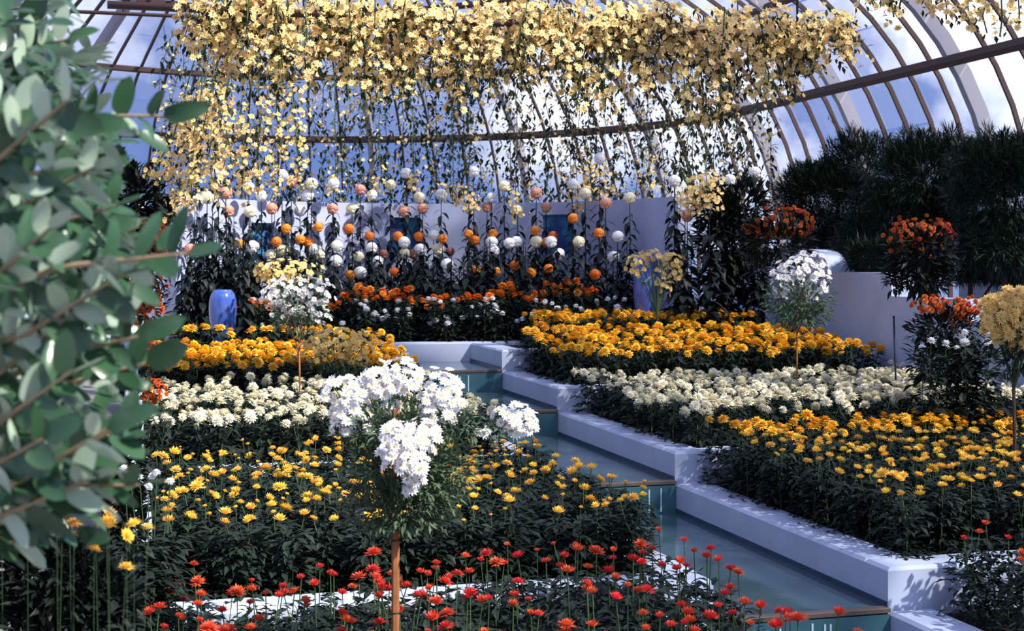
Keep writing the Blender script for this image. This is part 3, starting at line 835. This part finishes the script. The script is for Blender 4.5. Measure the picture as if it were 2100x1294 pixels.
# fountain pipe on the end wall
p = px(911, 752, 18.55); root = thing('fountain_pipe', (p.x, p.y, p.z - .03), 'thin dark metal spout rising by the end wall', 'fountain')
obj('pipe', mesh('pipe', tube([(0, 0, -.02), (0, 0, .33)], .009, 6), M_dark), root)
obj('collar', mesh('collar', lathe([(.0, .0), (.022, .0), (.026, .05), (.018, .1), (0, .1)], 10), M_dark), root)
p = px(1840, 740, 14.0); root = thing('plant_stake', (p.x, p.y, SOIL['B'] + CZ), 'thin black leaning stake before the white side wall', 'stake')
pt = px(1833, 650, 14.0)
obj('rod', mesh('rod', tube([(0, 0, 0), (pt.x - p.x, 0, pt.z - SOIL['B'] - CZ)], .009, 6), M_dark), root)
obj('cap', mesh('cap', ball(.013, 7, 5).t(M4((pt.x - p.x, 0, pt.z - SOIL['B'] - CZ))), M_dark), root)

# ------------------------------------------------------------------ standards and bushes built from patches of blossom
def ell_points(patches, D, seed, front=.75):
    q = random.Random(seed); out = []
    for x, y, rx, ry, n, *dd_ in patches:
        c = px(x, y, D + (dd_[0] if dd_ else 0)); ax, az = rx / F * D, ry / F * D
        for k in range(n):
            t = k * 2.39996 + q.uniform(-.3, .3); zz = 1 - 2 * (k + .5) / n; rr = math.sqrt(max(0, 1 - zz * zz))
            d = Vector((rr * math.cos(t), rr * math.sin(t), zz))
            if d.y > .25 and q.random() < front: d.y = -d.y
            f = q.uniform(.72, 1.04) if q.random() < .8 else q.uniform(1.04, 1.28)
            out.append((c + Vector((d.x * ax * f, d.y * ax * .85 * f, d.z * az * f)), d))
    return out
def leafmass(patches, D, base, size, seed, origin, inner=.2, droop=0.0):
    q = random.Random(seed); ms = []
    for x, y, rx, ry, n in patches:
        c = px(x, y, D); ax, az = rx / F * D, ry / F * D
        for k in range(n):
            d = Vector((q.gauss(0, 1), q.gauss(0, 1), q.gauss(0, 1))).normalized(); f = q.uniform(inner, 1) ** .6
            p_ = c + Vector((d.x * ax * f, d.y * ax * .8 * f, d.z * az * f)) - origin
            o = (d + Vector((q.uniform(-.7, .7), q.uniform(-.7, .7), q.uniform(-.5, .9) - droop))).normalized()
            ms.append(frame_x(p_, o, (q.uniform(-.6, .6), q.uniform(-.6, .6), 1), size * q.uniform(.6, 1.3)))
    return base.scat(ms)
LEAFN = leaf(1.0, .34, .15, .15, 2)
def bush(name, base, label, cat_, heads, hs, blos, leafs, D, lmat, lsize, hname='blossom', trunk=None, tw=.012, tmat=None, group=None, nb=7, seed=1, tilt=.5, lbase=LEAFN, stake=None, droop=0.0):
    root = thing(name, base, label, cat_, group); base = Vector(base)
    pts = ell_points(blos, D, seed)
    tops = [px(x, y, D) for x, y, *_ in (leafs or blos)]
    hub = tops[0] if trunk is None else px(trunk[0], trunk[1], D)
    obj('trunk', mesh('trunk', tube([(0, 0, 0), ((hub - base) * .5) + Vector((.008, .004, 0)), hub - base], [tw, tw * .9, tw * .75], 6), tmat or M_bark), root)
    q = random.Random(seed)
    if stake:
        a = px(stake[0], stake[1], D - .03) - base
        so = obj('stake', mesh('stake', tube([(a.x, a.y, -.05), (a.x + .004, a.y, a.z)], stake[2], 6), M_wood, False), root)
        for zz in (.62, .93):
            obj('tie', mesh('tie', tube([(a.x + .03 * math.cos(t) , a.y + .026 * math.sin(t) + .01, zz + .002 * t) for t in np.linspace(0, 6.3, 13)], .003, 4), M_dark), so)
    for k in range(nb):
        e_ = (pts[q.randrange(len(pts))][0] if pts else tops[k % len(tops)]) - base; s_ = (hub - base) * q.uniform(.8, 1.0)
        obj('branch', mesh('branch', tube([s_, s_.lerp(e_, .5) + Vector((0, 0, .03)), e_], [tw * .55, tw * .4, tw * .2], 4, False), tmat or M_stem, False), root)
    if leafs:
        tag(obj('foliage', mesh('foliage', leafmass(leafs, D, lbase, lsize, seed + 5, base, droop=droop), lmat, False), root), kind='stuff')
    for p_, d in pts:
        dd = (d * .8 + Vector((0, -.35, .55)) + Vector((q.gauss(0, tilt * .5), q.gauss(0, tilt * .5), q.gauss(0, tilt * .4)))).normalized()
        obj(hname, random.choice(heads), root, p_ - base, dd.to_track_quat('Z', 'Y').to_euler(), hs * q.uniform(.82, 1.15))
    return root
def on(x, D, z): return Vector((plane_at(x, D), D, z + CZ))
# the big white standard in front
bush('white_standard', on(806, 6.1, SOIL['D']), 'large white daisy chrysanthemum standard tied to a wooden stake in front', 'flower tree', H_wda, .029,
     [(708, 800, 46, 32, 30), (720, 850, 42, 38, 32), (775, 785, 40, 36, 30), (825, 770, 42, 34, 34), (905, 800, 46, 42, 40), (900, 845, 42, 25, 20), (812, 884, 30, 22, 18, -.16), (866, 886, 36, 24, 24, -.18), (835, 910, 50, 26, 40, -.22), (802, 928, 22, 16, 10, -.22), (836, 948, 38, 24, 28, -.25), (848, 976, 20, 18, 12, -.22), (842, 998, 12, 10, 5, -.2),
      (1066, 862, 34, 32, 30), (1030, 850, 16, 18, 8), (884, 1040, 6, 6, 2), (752, 880, 18, 14, 6), (800, 830, 20, 10, 5), (990, 885, 16, 6, 3), (780, 985, 6, 6, 1), (745, 1045, 10, 8, 2)],
     [(810, 880, 105, 60, 1000), (820, 960, 118, 80, 1600), (815, 1040, 108, 58, 1300), (870, 1000, 82, 80, 1000), (740, 880, 60, 45, 240), (940, 870, 60, 40, 200), (1010, 880, 40, 20, 70), (930, 960, 50, 75, 260)], 6.1, M_leafg, .040,
     trunk=(812, 1010), tw=.011, stake=(810, 838, .017), nb=14, seed=3)
bush('buff_standard', on(586, 17.6, SOIL['0']), 'yellow domed chrysanthemum standard behind the white one by the left vase', 'flower tree', H_buf, .040,
     [(585, 556, 66, 24, 95), (560, 562, 35, 12, 18)], [(590, 590, 60, 30, 200)], 17.6, M_leafg, .10, trunk=(590, 600), seed=5)
bush('white_standard', on(613, 13.4, SOIL['B']), 'white daisy chrysanthemum standard on a thin stem above the left amber bed', 'flower tree', H_wda, .032,
     [(612, 585, 72, 20, 60), (565, 605, 34, 28, 34), (648, 605, 38, 28, 36), (605, 632, 40, 18, 26), (660, 648, 20, 12, 8), (612, 672, 4, 4, 1)], [(610, 625, 70, 40, 330), (610, 665, 55, 20, 120)], 13.4, M_leafg, .07, trunk=(613, 680), tw=.010, tmat=M_wood, seed=7)
bush('buff_bush', on(695, 14.45, SOIL['A']), 'pale buff daisy chrysanthemum bush in the left amber bed', 'flower bush', H_buf, .036,
     [(690, 700, 76, 30, 105), (650, 722, 34, 28, 26), (735, 722, 36, 26, 24)], [(690, 735, 72, 42, 420), (690, 775, 55, 25, 150)], 14.45, M_leafg, .075, trunk=(690, 760), seed=9)
bush('white_standard', on(1632, 14.6, SOIL['B']), 'white chrysanthemum standard on a thin stake over the right amber bed', 'flower tree', H_wda, .046,
     [(1640, 555, 58, 30, 48), (1660, 535, 28, 16, 14), (1610, 575, 34, 24, 20), (1672, 580, 32, 26, 20), (1600, 603, 16, 8, 5), (1665, 608, 14, 10, 5)], [(1638, 615, 75, 45, 620), (1640, 645, 66, 26, 260)], 14.6, M_leafg, .085, trunk=(1634, 655), tw=.010, tmat=M_wood, seed=11)
bush('yellow_standard', on(1348, 17.6, SOIL['0']), 'sparse pale yellow chrysanthemum standard before the right blue vase', 'flower tree', H_buf, .042,
     [(1305, 538, 24, 20, 22), (1338, 522, 26, 10, 16), (1376, 532, 22, 14, 18), (1385, 556, 15, 18, 12), (1352, 565, 12, 20, 9), (1365, 590, 12, 14, 6), (1305, 560, 10, 8, 4)], [(1345, 560, 50, 30, 70)], 17.6, M_leafg, .09, trunk=(1348, 640), tw=.014, nb=20, seed=13)
bush('yellow_standard', on(2080, 10.4, SOIL['C']), 'dense yellow chrysanthemum standard at the right edge of the frame', 'flower tree', H_bfw, .046,
     [(2060, 640, 44, 36, 50), (2100, 620, 50, 30, 40), (2050, 668, 34, 26, 26), (2095, 680, 44, 40, 36), (2085, 705, 20, 18, 10), (2035, 622, 22, 16, 12)], [(2085, 690, 65, 60, 260), (2085, 740, 40, 30, 120)], 10.4, M_leafd, .08, trunk=(2078, 740), tw=.016, seed=15)
bush('rust_standard', on(1910, 13.6, SOIL['B']), 'rust orange flowered standard with dark cone of leaves above the side wall', 'flower tree', H_rus, .025,
     [(1886, 470, 68, 22, 70), (1850, 490, 34, 26, 26), (1925, 480, 34, 28, 26), (1895, 510, 30, 24, 12)], [(1890, 520, 70, 50, 620), (1895, 565, 60, 42, 420), (1830, 570, 18, 26, 50)], 13.6, M_fern, .12, trunk=(1908, 580), tw=.022, seed=17)
bush('rust_bush', on(1605, 17.4, SOIL['0']), 'loose rust orange flowered bush in shade right of the wall end', 'flower bush', H_rus, .034,
     [(1620, 455, 52, 34, 58), (1580, 470, 34, 26, 22), (1537, 468, 12, 10, 8)], [(1600, 500, 62, 50, 420), (1550, 490, 30, 50, 160)], 17.4, M_fern, .14, trunk=(1600, 520), seed=19)
bush('rust_bush', on(1940, 12.9, SOIL['B']), 'dull rust orange flowered bush below the rust standard', 'flower bush', H_rus, .030,
     [(1905, 625, 32, 18, 24), (1950, 632, 40, 20, 34), (1985, 628, 26, 18, 20), (1960, 655, 30, 12, 8)], [(1940, 680, 75, 48, 620), (1945, 735, 80, 45, 500)], 12.9, M_fern, .10, trunk=(1940, 690), seed=21)
bush('rust_bush', on(300, 13.0, SOIL['A']), 'bright rust orange flowered bush behind the glossy shrub at the left', 'flower bush', H_rus, .028,
     [(300, 480, 50, 30, 60), (335, 505, 26, 26, 24), (262, 540, 16, 26, 12), (300, 590, 34, 50, 46), (320, 640, 22, 40, 22), (280, 640, 20, 30, 12)], [(290, 540, 66, 80, 480), (300, 640, 46, 60, 240)], 13.0, M_fern, .09, trunk=(295, 600), seed=23)
bush('rust_bush', on(312, 11.6, SOIL['B']), 'low rust orange flowered bush beside the left cream bed', 'flower bush', H_rus, .030,
     [(300, 705, 24, 12, 12), (310, 740, 22, 14, 10), (318, 800, 26, 22, 20), (300, 820, 16, 12, 8)], [(305, 780, 30, 50, 160)], 11.6, M_fern, .07, trunk=(305, 800), seed=25)
for x, y in ((1958, 693), (1990, 683), (2012, 688), (2012, 703), (1942, 707), (1902, 700), (1893, 714), (1982, 703), (1975, 716)):
    p = px(x, y, 12.3 + random.uniform(-.2, .2))
    plant('white_chrysanthemum', (p.x, p.y, SOIL['B'] + CZ), p.z - SOIL['B'] - CZ, H_whd, .05 if x > 1930 else .042, 1, 'white chrysanthemum in deep shade before the dull rust bush', 'flower', 'white chrysanthemums before the dull rust bush', LEAVES_FAR, 1.3, .5)
for x, y in ((290, 962), (304, 972), (318, 966), (312, 982), (326, 975), (296, 985), (303, 1000), (318, 990)):
    p = px(x, y, 6.7 + random.uniform(-.2, .2))
    plant('white_chrysanthemum', (p.x, p.y, SOIL['D'] + CZ), p.z - SOIL['D'] - CZ, H_whd, .026, 1, 'white chrysanthemum tuft showing beside the glossy shrub', 'flower', 'white chrysanthemums beside the glossy shrub', LEAVES_LOW, .8, .6)
for x, y in ((145, 1072), (162, 1098), (188, 1132), (190, 1165), (226, 1036), (234, 1060), (246, 1075), (264, 1088), (278, 1072), (268, 1106), (20, 1062), (62, 1086), (102, 1102), (14, 1104), (130, 1060)):
    p = px(x, y, 3.9 + random.uniform(-.25, .25))
    plant('golden_chrysanthemum', (p.x, p.y, 0), p.z, H_orw, .027, 1, 'shaggy golden orange chrysanthemum low in the left corner under the shrub', 'flower', 'golden chrysanthemums under the shrub', LEAVES_SMALL, .22, .9, lean=.02)

# ------------------------------------------------------------------ dark evergreen shrubs
NEEDLE = cat([leaf(1.0, .10, 0, .1, 1).t(M4((.2 * k, 0, 0), (0, .2 * (-1) ** k, (-1) ** k * .6), .6)) for k in range(4)] + [leaf(1.2, .12, 0, .1, 2)])
def dark(name, x, D, z, label, leafs, lmat, ls, base, seed, twigs=(), tw=.05):
    root = thing(name, on(x, D, z), label, 'shrub', 'dark shrubs'); b = root.location.copy(); q = random.Random(seed)
    c = px(leafs[0][0], leafs[0][1], D)
    obj('trunk', mesh('trunk', tube([(0, 0, 0), (c - b) * .5, c - b], [tw, tw * .8, tw * .5], 7), M_bark), root)
    for l in list(leafs)[:8]:
        e_ = px(l[0], l[1] - l[3] * .6, D) - b
        obj('branch', mesh('branch', tube([(c - b) * .6, ((c - b) * .6).lerp(e_, .6), e_], [tw * .5, tw * .35, tw * .1], 5, False), M_bark, False), root)
    for x0, y0, x1, y1 in twigs:
        a, e_ = px(x0, y0, D) - b, px(x1, y1, D) - b
        t_ = obj('branch', mesh('branch', tube([a, a.lerp(e_, .5) + Vector((.03, 0, .02)), e_], [.012, .008, .004], 4, False), M_bark, False), root)
    if base is NEEDLE:
        ex_ = []
        for x_, y_, rx_, ry_, n_ in leafs:
            for i_ in range(7):
                t_ = q.uniform(0, 2 * PI); ex_.append((x_ + rx_ * math.cos(t_), y_ - abs(ry_ * math.sin(t_)) * q.uniform(.6, 1.1), q.uniform(14, 30), q.uniform(12, 26), n_ // 22))
        leafs = list(leafs) + ex_
    g = leafmass(leafs, D, base, ls, seed, b, .35)
    if twigs:
        ms = []
        for x0, y0, x1, y1 in twigs:
            for k in range(26):
                t = q.random(); p_ = px(x0 + (x1 - x0) * t + q.uniform(-9, 9), y0 + (y1 - y0) * t + q.uniform(-7, 7), D + q.uniform(-.1, .1)) - b
                ms.append(frame_x(p_, (q.uniform(-1, 1), q.uniform(-1, 1), q.uniform(-.5, 1)), (0, 0, 1), ls * .6))
        g.add(base.scat(ms))
    tag(obj('foliage', mesh('foliage', g, lmat, False), root), kind='stuff')
dark('dark_shrub', 1480, 18.9, SOIL['0'], 'dark leafy shrub with hanging leaves against the right wall end', [(1490, 500, 58, 90, 900), (1520, 430, 55, 60, 500), (1470, 430, 45, 50, 350), (1530, 560, 45, 60, 400)], M_fern, .16, LEAFN, 31)
dark('evergreen_shrub', 1700, 19.6, -1.4, 'dark feathery evergreen shrub behind the white standard', [(1720, 430, 110, 90, 5200), (1660, 400, 70, 55, 2200), (1790, 360, 95, 80, 4200), (1760, 500, 110, 60, 3400)], M_needle, .13, NEEDLE, 33, ((1740, 330, 1705, 235), (1760, 320, 1745, 250), (1720, 340, 1680, 300), (1790, 320, 1800, 265), (1700, 360, 1640, 330)))
dark('evergreen_shrub', 1890, 18.4, -1.6, 'dark feathery evergreen shrub behind the rust standard', [(1890, 380, 110, 85, 5200), (1860, 460, 110, 80, 3600), (1930, 340, 90, 60, 3000), (1970, 460, 100, 90, 3600), (1810, 510, 80, 50, 2000)], M_needle, .125, NEEDLE, 35, ((1880, 320, 1850, 255), (1910, 300, 1925, 262), (1950, 300, 1985, 270)))
dark('evergreen_shrub', 2060, 17.2, -1.6, 'dark feathery evergreen shrub at the right edge of the frame', [(2060, 410, 100, 100, 5200), (2040, 345, 85, 60, 3000), (2100, 335, 70, 55, 2000), (2050, 500, 100, 60, 3600)], M_needle, .12, NEEDLE, 37, ((2050, 310, 2020, 262), (2080, 300, 2100, 240)))
dark('evergreen_shrub', 1990, 17.6, -1.8, 'low dark evergreen shrub under the taller ones at the right edge', [(1990, 535, 80, 40, 2600), (2070, 545, 70, 35, 2200), (1790, 530, 50, 30, 1400)], M_needle, .12, NEEDLE, 43)
dark('dark_shrub', 240, 15.6, SOIL['0'], 'dark leafy shrub in shade behind the glossy shrub', [(260, 430, 80, 90, 1000), (180, 400, 90, 110, 900), (230, 560, 90, 90, 900), (120, 500, 90, 120, 800), (330, 470, 30, 60, 200)], M_fern, .17, LEAFN, 39)

dark('dark_shrub', 90, 5.0, -CZ, 'low dark leafy shrub under the glossy shrub in the corner', [(120, 1190, 120, 90, 900), (20, 1150, 120, 130, 900), (200, 1240, 80, 80, 500), (90, 1290, 170, 80, 900)], M_fern, .075, LEAFN, 41, (), .02)
dark('dark_shrub', 262, 7.0, -CZ, 'narrow dark leafy plant between the glossy shrub and the golden bed', [(262, 960, 26, 80, 420), (255, 1080, 38, 90, 520), (262, 1200, 40, 90, 420)], M_fern, .085, LEAFN, 45, (), .015)
# ------------------------------------------------------------------ hanging garlands
DAISY_G = [mum([(9, R(14), R(-2), .9, .46, .1, 0)], 60 + k, .2, 0) for k in range(3)]
EYE_G = ball(.22, 5, 3, .6).t(M4((0, 0, .05)))
LEAFV = leaf(1.0, .5, .1, .3, 2)
def strand(name, pts, n, r, spread, label, group, nleaf, lsz, nown=6, seed=0, bias=1.0, start=0.0, cat_='garland'):
    """pts: stem polyline in world metres from its support downwards"""
    q = random.Random(seed); pts = [Vector(p) for p in pts]; o = pts[0].copy()
    root = thing(name, o, label, cat_, group)
    L = [p - o for p in pts]
    def at(t):
        f = t * (len(L) - 1); i = min(int(f), len(L) - 2); return L[i].lerp(L[i + 1], f - i)
    obj('stem', mesh('stem', tube(L, [.007] * len(L), 4, False), M_stem, False), root)
    mm = {0: [], 1: [], 2: []}; own = []
    for k in range(n):
        t = start + (1 - start) * q.random() ** bias
        off = Vector((q.gauss(0, 1), q.gauss(0, 1), q.gauss(0, .8))) * spread * (1 - .35 * t)
        d = (off.normalized() * .7 + Vector((q.gauss(0, .4), -.75 + q.gauss(0, .35), .35 + q.gauss(0, .35)))).normalized()
        m = frame(at(t) + off, d, r * q.uniform(.75, 1.2), q.uniform(0, 6))
        if k < nown: own.append(m)
        else: mm[k % 3].append(m)
    for m in own:
        b = obj('blossom', random.choice(H_gar), root); b.matrix_local = m
    gp = [DAISY_G[k].scat(mm[k]) for k in mm if mm[k]]
    if gp:
        allm = mm[0] + mm[1] + mm[2]
        tag(obj('blossoms', mesh('blossoms', [(cat(gp), M_gar), (EYE_G.scat(allm), M_eye)], None, False), root), kind='stuff')
    ms = []
    for k in range(nleaf):
        t = q.random() ** .7; off = Vector((q.gauss(0, 1), q.gauss(0, 1), q.gauss(0, .8))) * spread * .7
        ms.append(frame_x(at(t) + off, (q.uniform(-1, 1), q.uniform(-1, 1), q.uniform(-1, .3)), (0, 0, 1), lsz * q.uniform(.6, 1.3)))
    if ms: tag(obj('leaves', mesh('leaves', LEAFV.scat(ms), M_leafv, False), root), kind='stuff')
    return root
def beam_D(x):                # depth of the tie bar in the column x
    X = (x - 1050) / F
    # v = D (CP - X SP) = BV
    return BV / (CP - X * SP)
ENV = [(400, 90), (430, 150), (500, 200), (560, 190), (620, 225), (700, 190), (760, 200), (800, 240), (860, 190), (930, 240), (1000, 200), (1060, 180), (1130, 165), (1200, 245), (1260, 215), (1330, 190), (1420, 265), (1500, 240), (1560, 235), (1610, 200), (1700, 175), (1750, 100)]
ex, ey = zip(*ENV)
NG = 132
for k in range(NG):
    x = 405 + (1745 - 405) * (k + .5) / NG + random.uniform(-8, 8)
    env = float(np.interp(x, ex, ey)); long_ = (k % 3 == 0)
    yb = env * (random.uniform(.8, 1.08) if long_ else random.uniform(.2, .85))
    D = beam_D(x) + random.uniform(-.35, .35); yt = HOR - (BZ) * F / D - random.uniform(0, 55)
    xe = x + random.uniform(-35, 25)
    pts = [px(x + (xe - x) * t + random.uniform(-6, 6), yt + (yb - yt) * t, D + .1 * math.sin(3 * t + k)) for t in np.linspace(0, 1, 6)]
    pos = 'left third' if x < 850 else ('middle' if x < 1300 else 'right third')
    strand('hanging_chrysanthemum', pts, random.randint(36, 48) if long_ else random.randint(38, 54), .038, .085 if long_ else .11,
           (f'long trailing spray of straw yellow daisies, {pos} of the roof garland' if long_ else f'short bushy spray of straw yellow daisies, {pos} of the roof garland'),
           'straw yellow sprays of the roof garland', 44, .07, 6, k, .9 if long_ else 1.0)
for k, (x, yb) in enumerate(((1790, 20), (1830, 35), (1850, 12), (1905, 20), (1940, 40), (1985, 45), (2020, 68), (2050, 75), (2085, 60))):
    D = 9.0 + .1 * k; yt = -70
    pts = [px(x + random.uniform(-6, 6), yt + (yb - yt) * t, D) for t in np.linspace(0, 1, 5)]
    strand('hanging_chrysanthemum', pts, 34, .030, .06, 'shaded spray of straw yellow daisies at the top right corner', 'straw yellow sprays at the top right corner', 22, .05, 6, 300 + k)
LM = [((440, 30), (410, 330)), ((455, 30), (395, 300)), ((425, 30), (372, 450)), ((430, 30), (345, 370)), ((420, 30), (312, 372)), ((440, 30), (352, 455)), ((470, 30), (440, 395)), ((500, 30), (498, 405)), ((530, 30), (532, 400)), ((560, 30), (575, 392)), ((450, 30), (420, 360)), ((465, 30), (470, 350)), ((415, 30), (390, 420)), ((600, 30), (612, 380))]
for k, (a, b) in enumerate(LM):
    D = 14.0 + random.uniform(-.5, .8)
    pts = [px(a[0] + (b[0] - a[0]) * t ** 1.5 + random.uniform(-7, 7), a[1] + (b[1] - a[1]) * t, D) for t in np.linspace(0, 1, 8)]
    strand('hanging_chrysanthemum', pts, 62, .034, .085, 'long dense spray of yellow daisies trailing down the left of the glass', 'yellow sprays trailing down the left', 46, .07, 8, 400 + k, .75, .42)
# thin trailing stems in front of the far glass
BX = list(np.arange(335, 1600, 27.0))
for k, x in enumerate(BX):
    x += random.uniform(-7, 7); D = 23.6 + random.uniform(-.4, .8)
    if x > 1400: D = 22.0
    yt = random.uniform(40, 120); yb = 425
    pts = [px(x + random.uniform(-12, 12), yt + (yb - yt) * t, D + random.uniform(-.15, .15)) for t in np.linspace(0, 1, 9)]
    dens = random.random()
    strand('trailing_chrysanthemum', pts, int(22 + 34 * dens), .036, .10, ('leafy' if dens > .5 else 'sparse') + ' dark trailing stem with yellow daisies ' + ('far left of the wall' if x < 500 else 'above the left recess' if x < 690 else 'above the middle recess' if x < 990 else 'above the right recess' if x < 1300 else 'above the right wall end'), 'trailing stems before the far glass', int(110 + 110 * random.random()), .115, 3, 600 + k, .62)
for k, (x, y0, y1, D, n) in enumerate(((1185, 300, 440, 21.0, 60), (1210, 305, 400, 21.0, 60), (1240, 320, 400, 21.2, 45), (1420, 350, 430, 18.0, 60), (1445, 345, 440, 18.0, 60), (1410, 370, 420, 18.0, 40), (1465, 360, 420, 18.2, 35), (845, 330, 395, 21.6, 40), (960, 380, 430, 20.6, 36), (1060, 390, 440, 20.6, 34), (690, 350, 400, 21.5, 26), (930, 370, 410, 21.0, 26), (1330, 300, 390, 21, 34), (780, 340, 400, 21.5, 24))):
    pts = [px(x + random.uniform(-5, 5), 60 + (y1 - 60) * t, D) for t in np.linspace(0, 1, 8)]
    strand('trailing_chrysanthemum', pts, n, .036, .11, 'trailing stem with a thick tuft of yellow daisies at wall height', 'trailing stems with tufts at wall height', 70, .08, 5, 700 + k, .6, (y0 - 60) / (y1 - 60))

# ------------------------------------------------------------------ glossy shrub close to the camera
LG = [leaf_blunt(1.0, .44, .10, .18), leaf_blunt(1.0, .38, .16, .30), leaf_blunt(1.0, .50, .06, .05), leaf_blunt(.95, .42, .2, -.1)]
LGM = [mesh('leaf', g, M_shrub, True) for g in LG]
sh = thing('glossy_shrub', on(-260, 2.7, -CZ), 'glossy pale green leafed shrub close by at the left edge', 'shrub')
sb = sh.location.copy()
tp = px(-230, 300, 2.7)
obj('trunk', mesh('trunk', tube([(0, 0, 0), (.03, .02, .8), (-.02, 0, 1.6), tp - sb], [.035, .03, .026, .014], 8), M_bark), sh)
BR = [((-160, 420), (150, 195), 2.25), ((-120, 330), (335, 238), 2.75), ((-120, 480), (190, 345), 2.4), ((-120, 640), (385, 520), 2.3), ((-140, 740), (255, 560), 2.35), ((-120, 860), (285, 690), 2.5), ((-120, 930), (300, 745), 2.6),
      ((-100, 1010), (280, 860), 2.5), ((-140, 1080), (220, 880), 2.3), ((-100, 1090), (285, 995), 2.55), ((-140, 1130), (180, 985), 2.35), ((-100, 1150), (100, 1060), 2.5), ((-120, 220), (140, 80), 3.0), ((-120, 140), (90, 30), 3.1),
      ((-140, 480), (110, 350), 2.3), ((-140, 640), (100, 470), 2.2), ((-140, 820), (150, 640), 2.4), ((-140, 930), (150, 760), 2.3), ((-140, 1040), (90, 900), 2.3), ((-120, 560), (240, 420), 2.7), ((-120, 780), (230, 640), 2.75), ((-130, 300), (60, 240), 2.5), ((-140, 1180), (150, 1050), 2.7)]
q = random.Random(21); nl = 0; ms = []
for (x0, y0), (x1, y1), D in BR:
    a = px(x0, y0, D + .15) - sb; b = px(x1, y1, D) - sb
    mid = a.lerp(b, .5) + Vector((0, 0, q.uniform(-.03, .05)))
    k_near = min((.8, 1.2, 1.6, 1.9), key=lambda z: abs(z - a.z))
    bo = obj('branch', mesh('branch', tube([Vector((.0, 0, min(k_near, a.z))), a, mid, b], [.012, .009, .006, .003], 5, False), M_twig, True), sh)
    n = 13; d = (b - a).normalized()
    for i in range(11):
        t = q.uniform(.05, .85); p_ = a.lerp(b, t) + Vector((q.gauss(0, .02), q.uniform(.0, .10), q.gauss(0, .02)))
        ms.append(frame_x(p_, (d.x + q.uniform(-.3, .3), q.uniform(-.5, .5), d.z + q.uniform(-.9, .9)), (q.uniform(-.5, .5), q.uniform(-1, .4), q.uniform(0, 1)), q.uniform(.055, .085)))
    for i in range(n):
        t = .22 + .78 * i / (n - 1)
        p_ = a.lerp(mid, t * 2) if t < .5 else mid.lerp(b, t * 2 - 1)
        sd = 1 if i % 2 else -1
        side = Vector((d.z * -sd, q.uniform(-.5, .3), d.x * sd)).normalized()
        dirn = (d * q.uniform(.45, .9) + side * q.uniform(.6, 1.0) + Vector((0, q.uniform(-.35, .25), q.uniform(-.15, .15)))).normalized() if i < n - 1 else d
        s = q.uniform(.058, .094)
        upv = Vector((q.uniform(-.5, .5), q.uniform(-1.0, .6), q.uniform(-.2, 1.0)))
        if upv.cross(dirn).length < .2: upv = Vector((.2, -.9, .4))
        o = obj('leaf', LGM[q.randrange(4)], bo); o.matrix_local = frame_x(p_, dirn, upv, (s, s * q.uniform(.85, 1.15), s)); nl += 1
for k in range(1500):
    x = -160 + 430 * q.random() ** 1.3; y = q.uniform(-40, 1060)
    if x > 60 + 190 * max(.02, math.sin(PI * (y + 40) / 1120)) ** .5: continue
    p_ = px(x, y, q.uniform(2.75, 3.5)) - sb
    dirn = Vector((q.uniform(-.3, 1), q.uniform(-.8, .5), q.uniform(-.7, .7)))
    ms.append(frame_x(p_, dirn, (q.uniform(-.5, .5), q.uniform(-.6, .6), 1), q.uniform(.06, .09)))
tag(obj('inner_leaves', mesh('inner_leaves', LG[0].scat(ms), M_shrub, True), sh), kind='stuff')
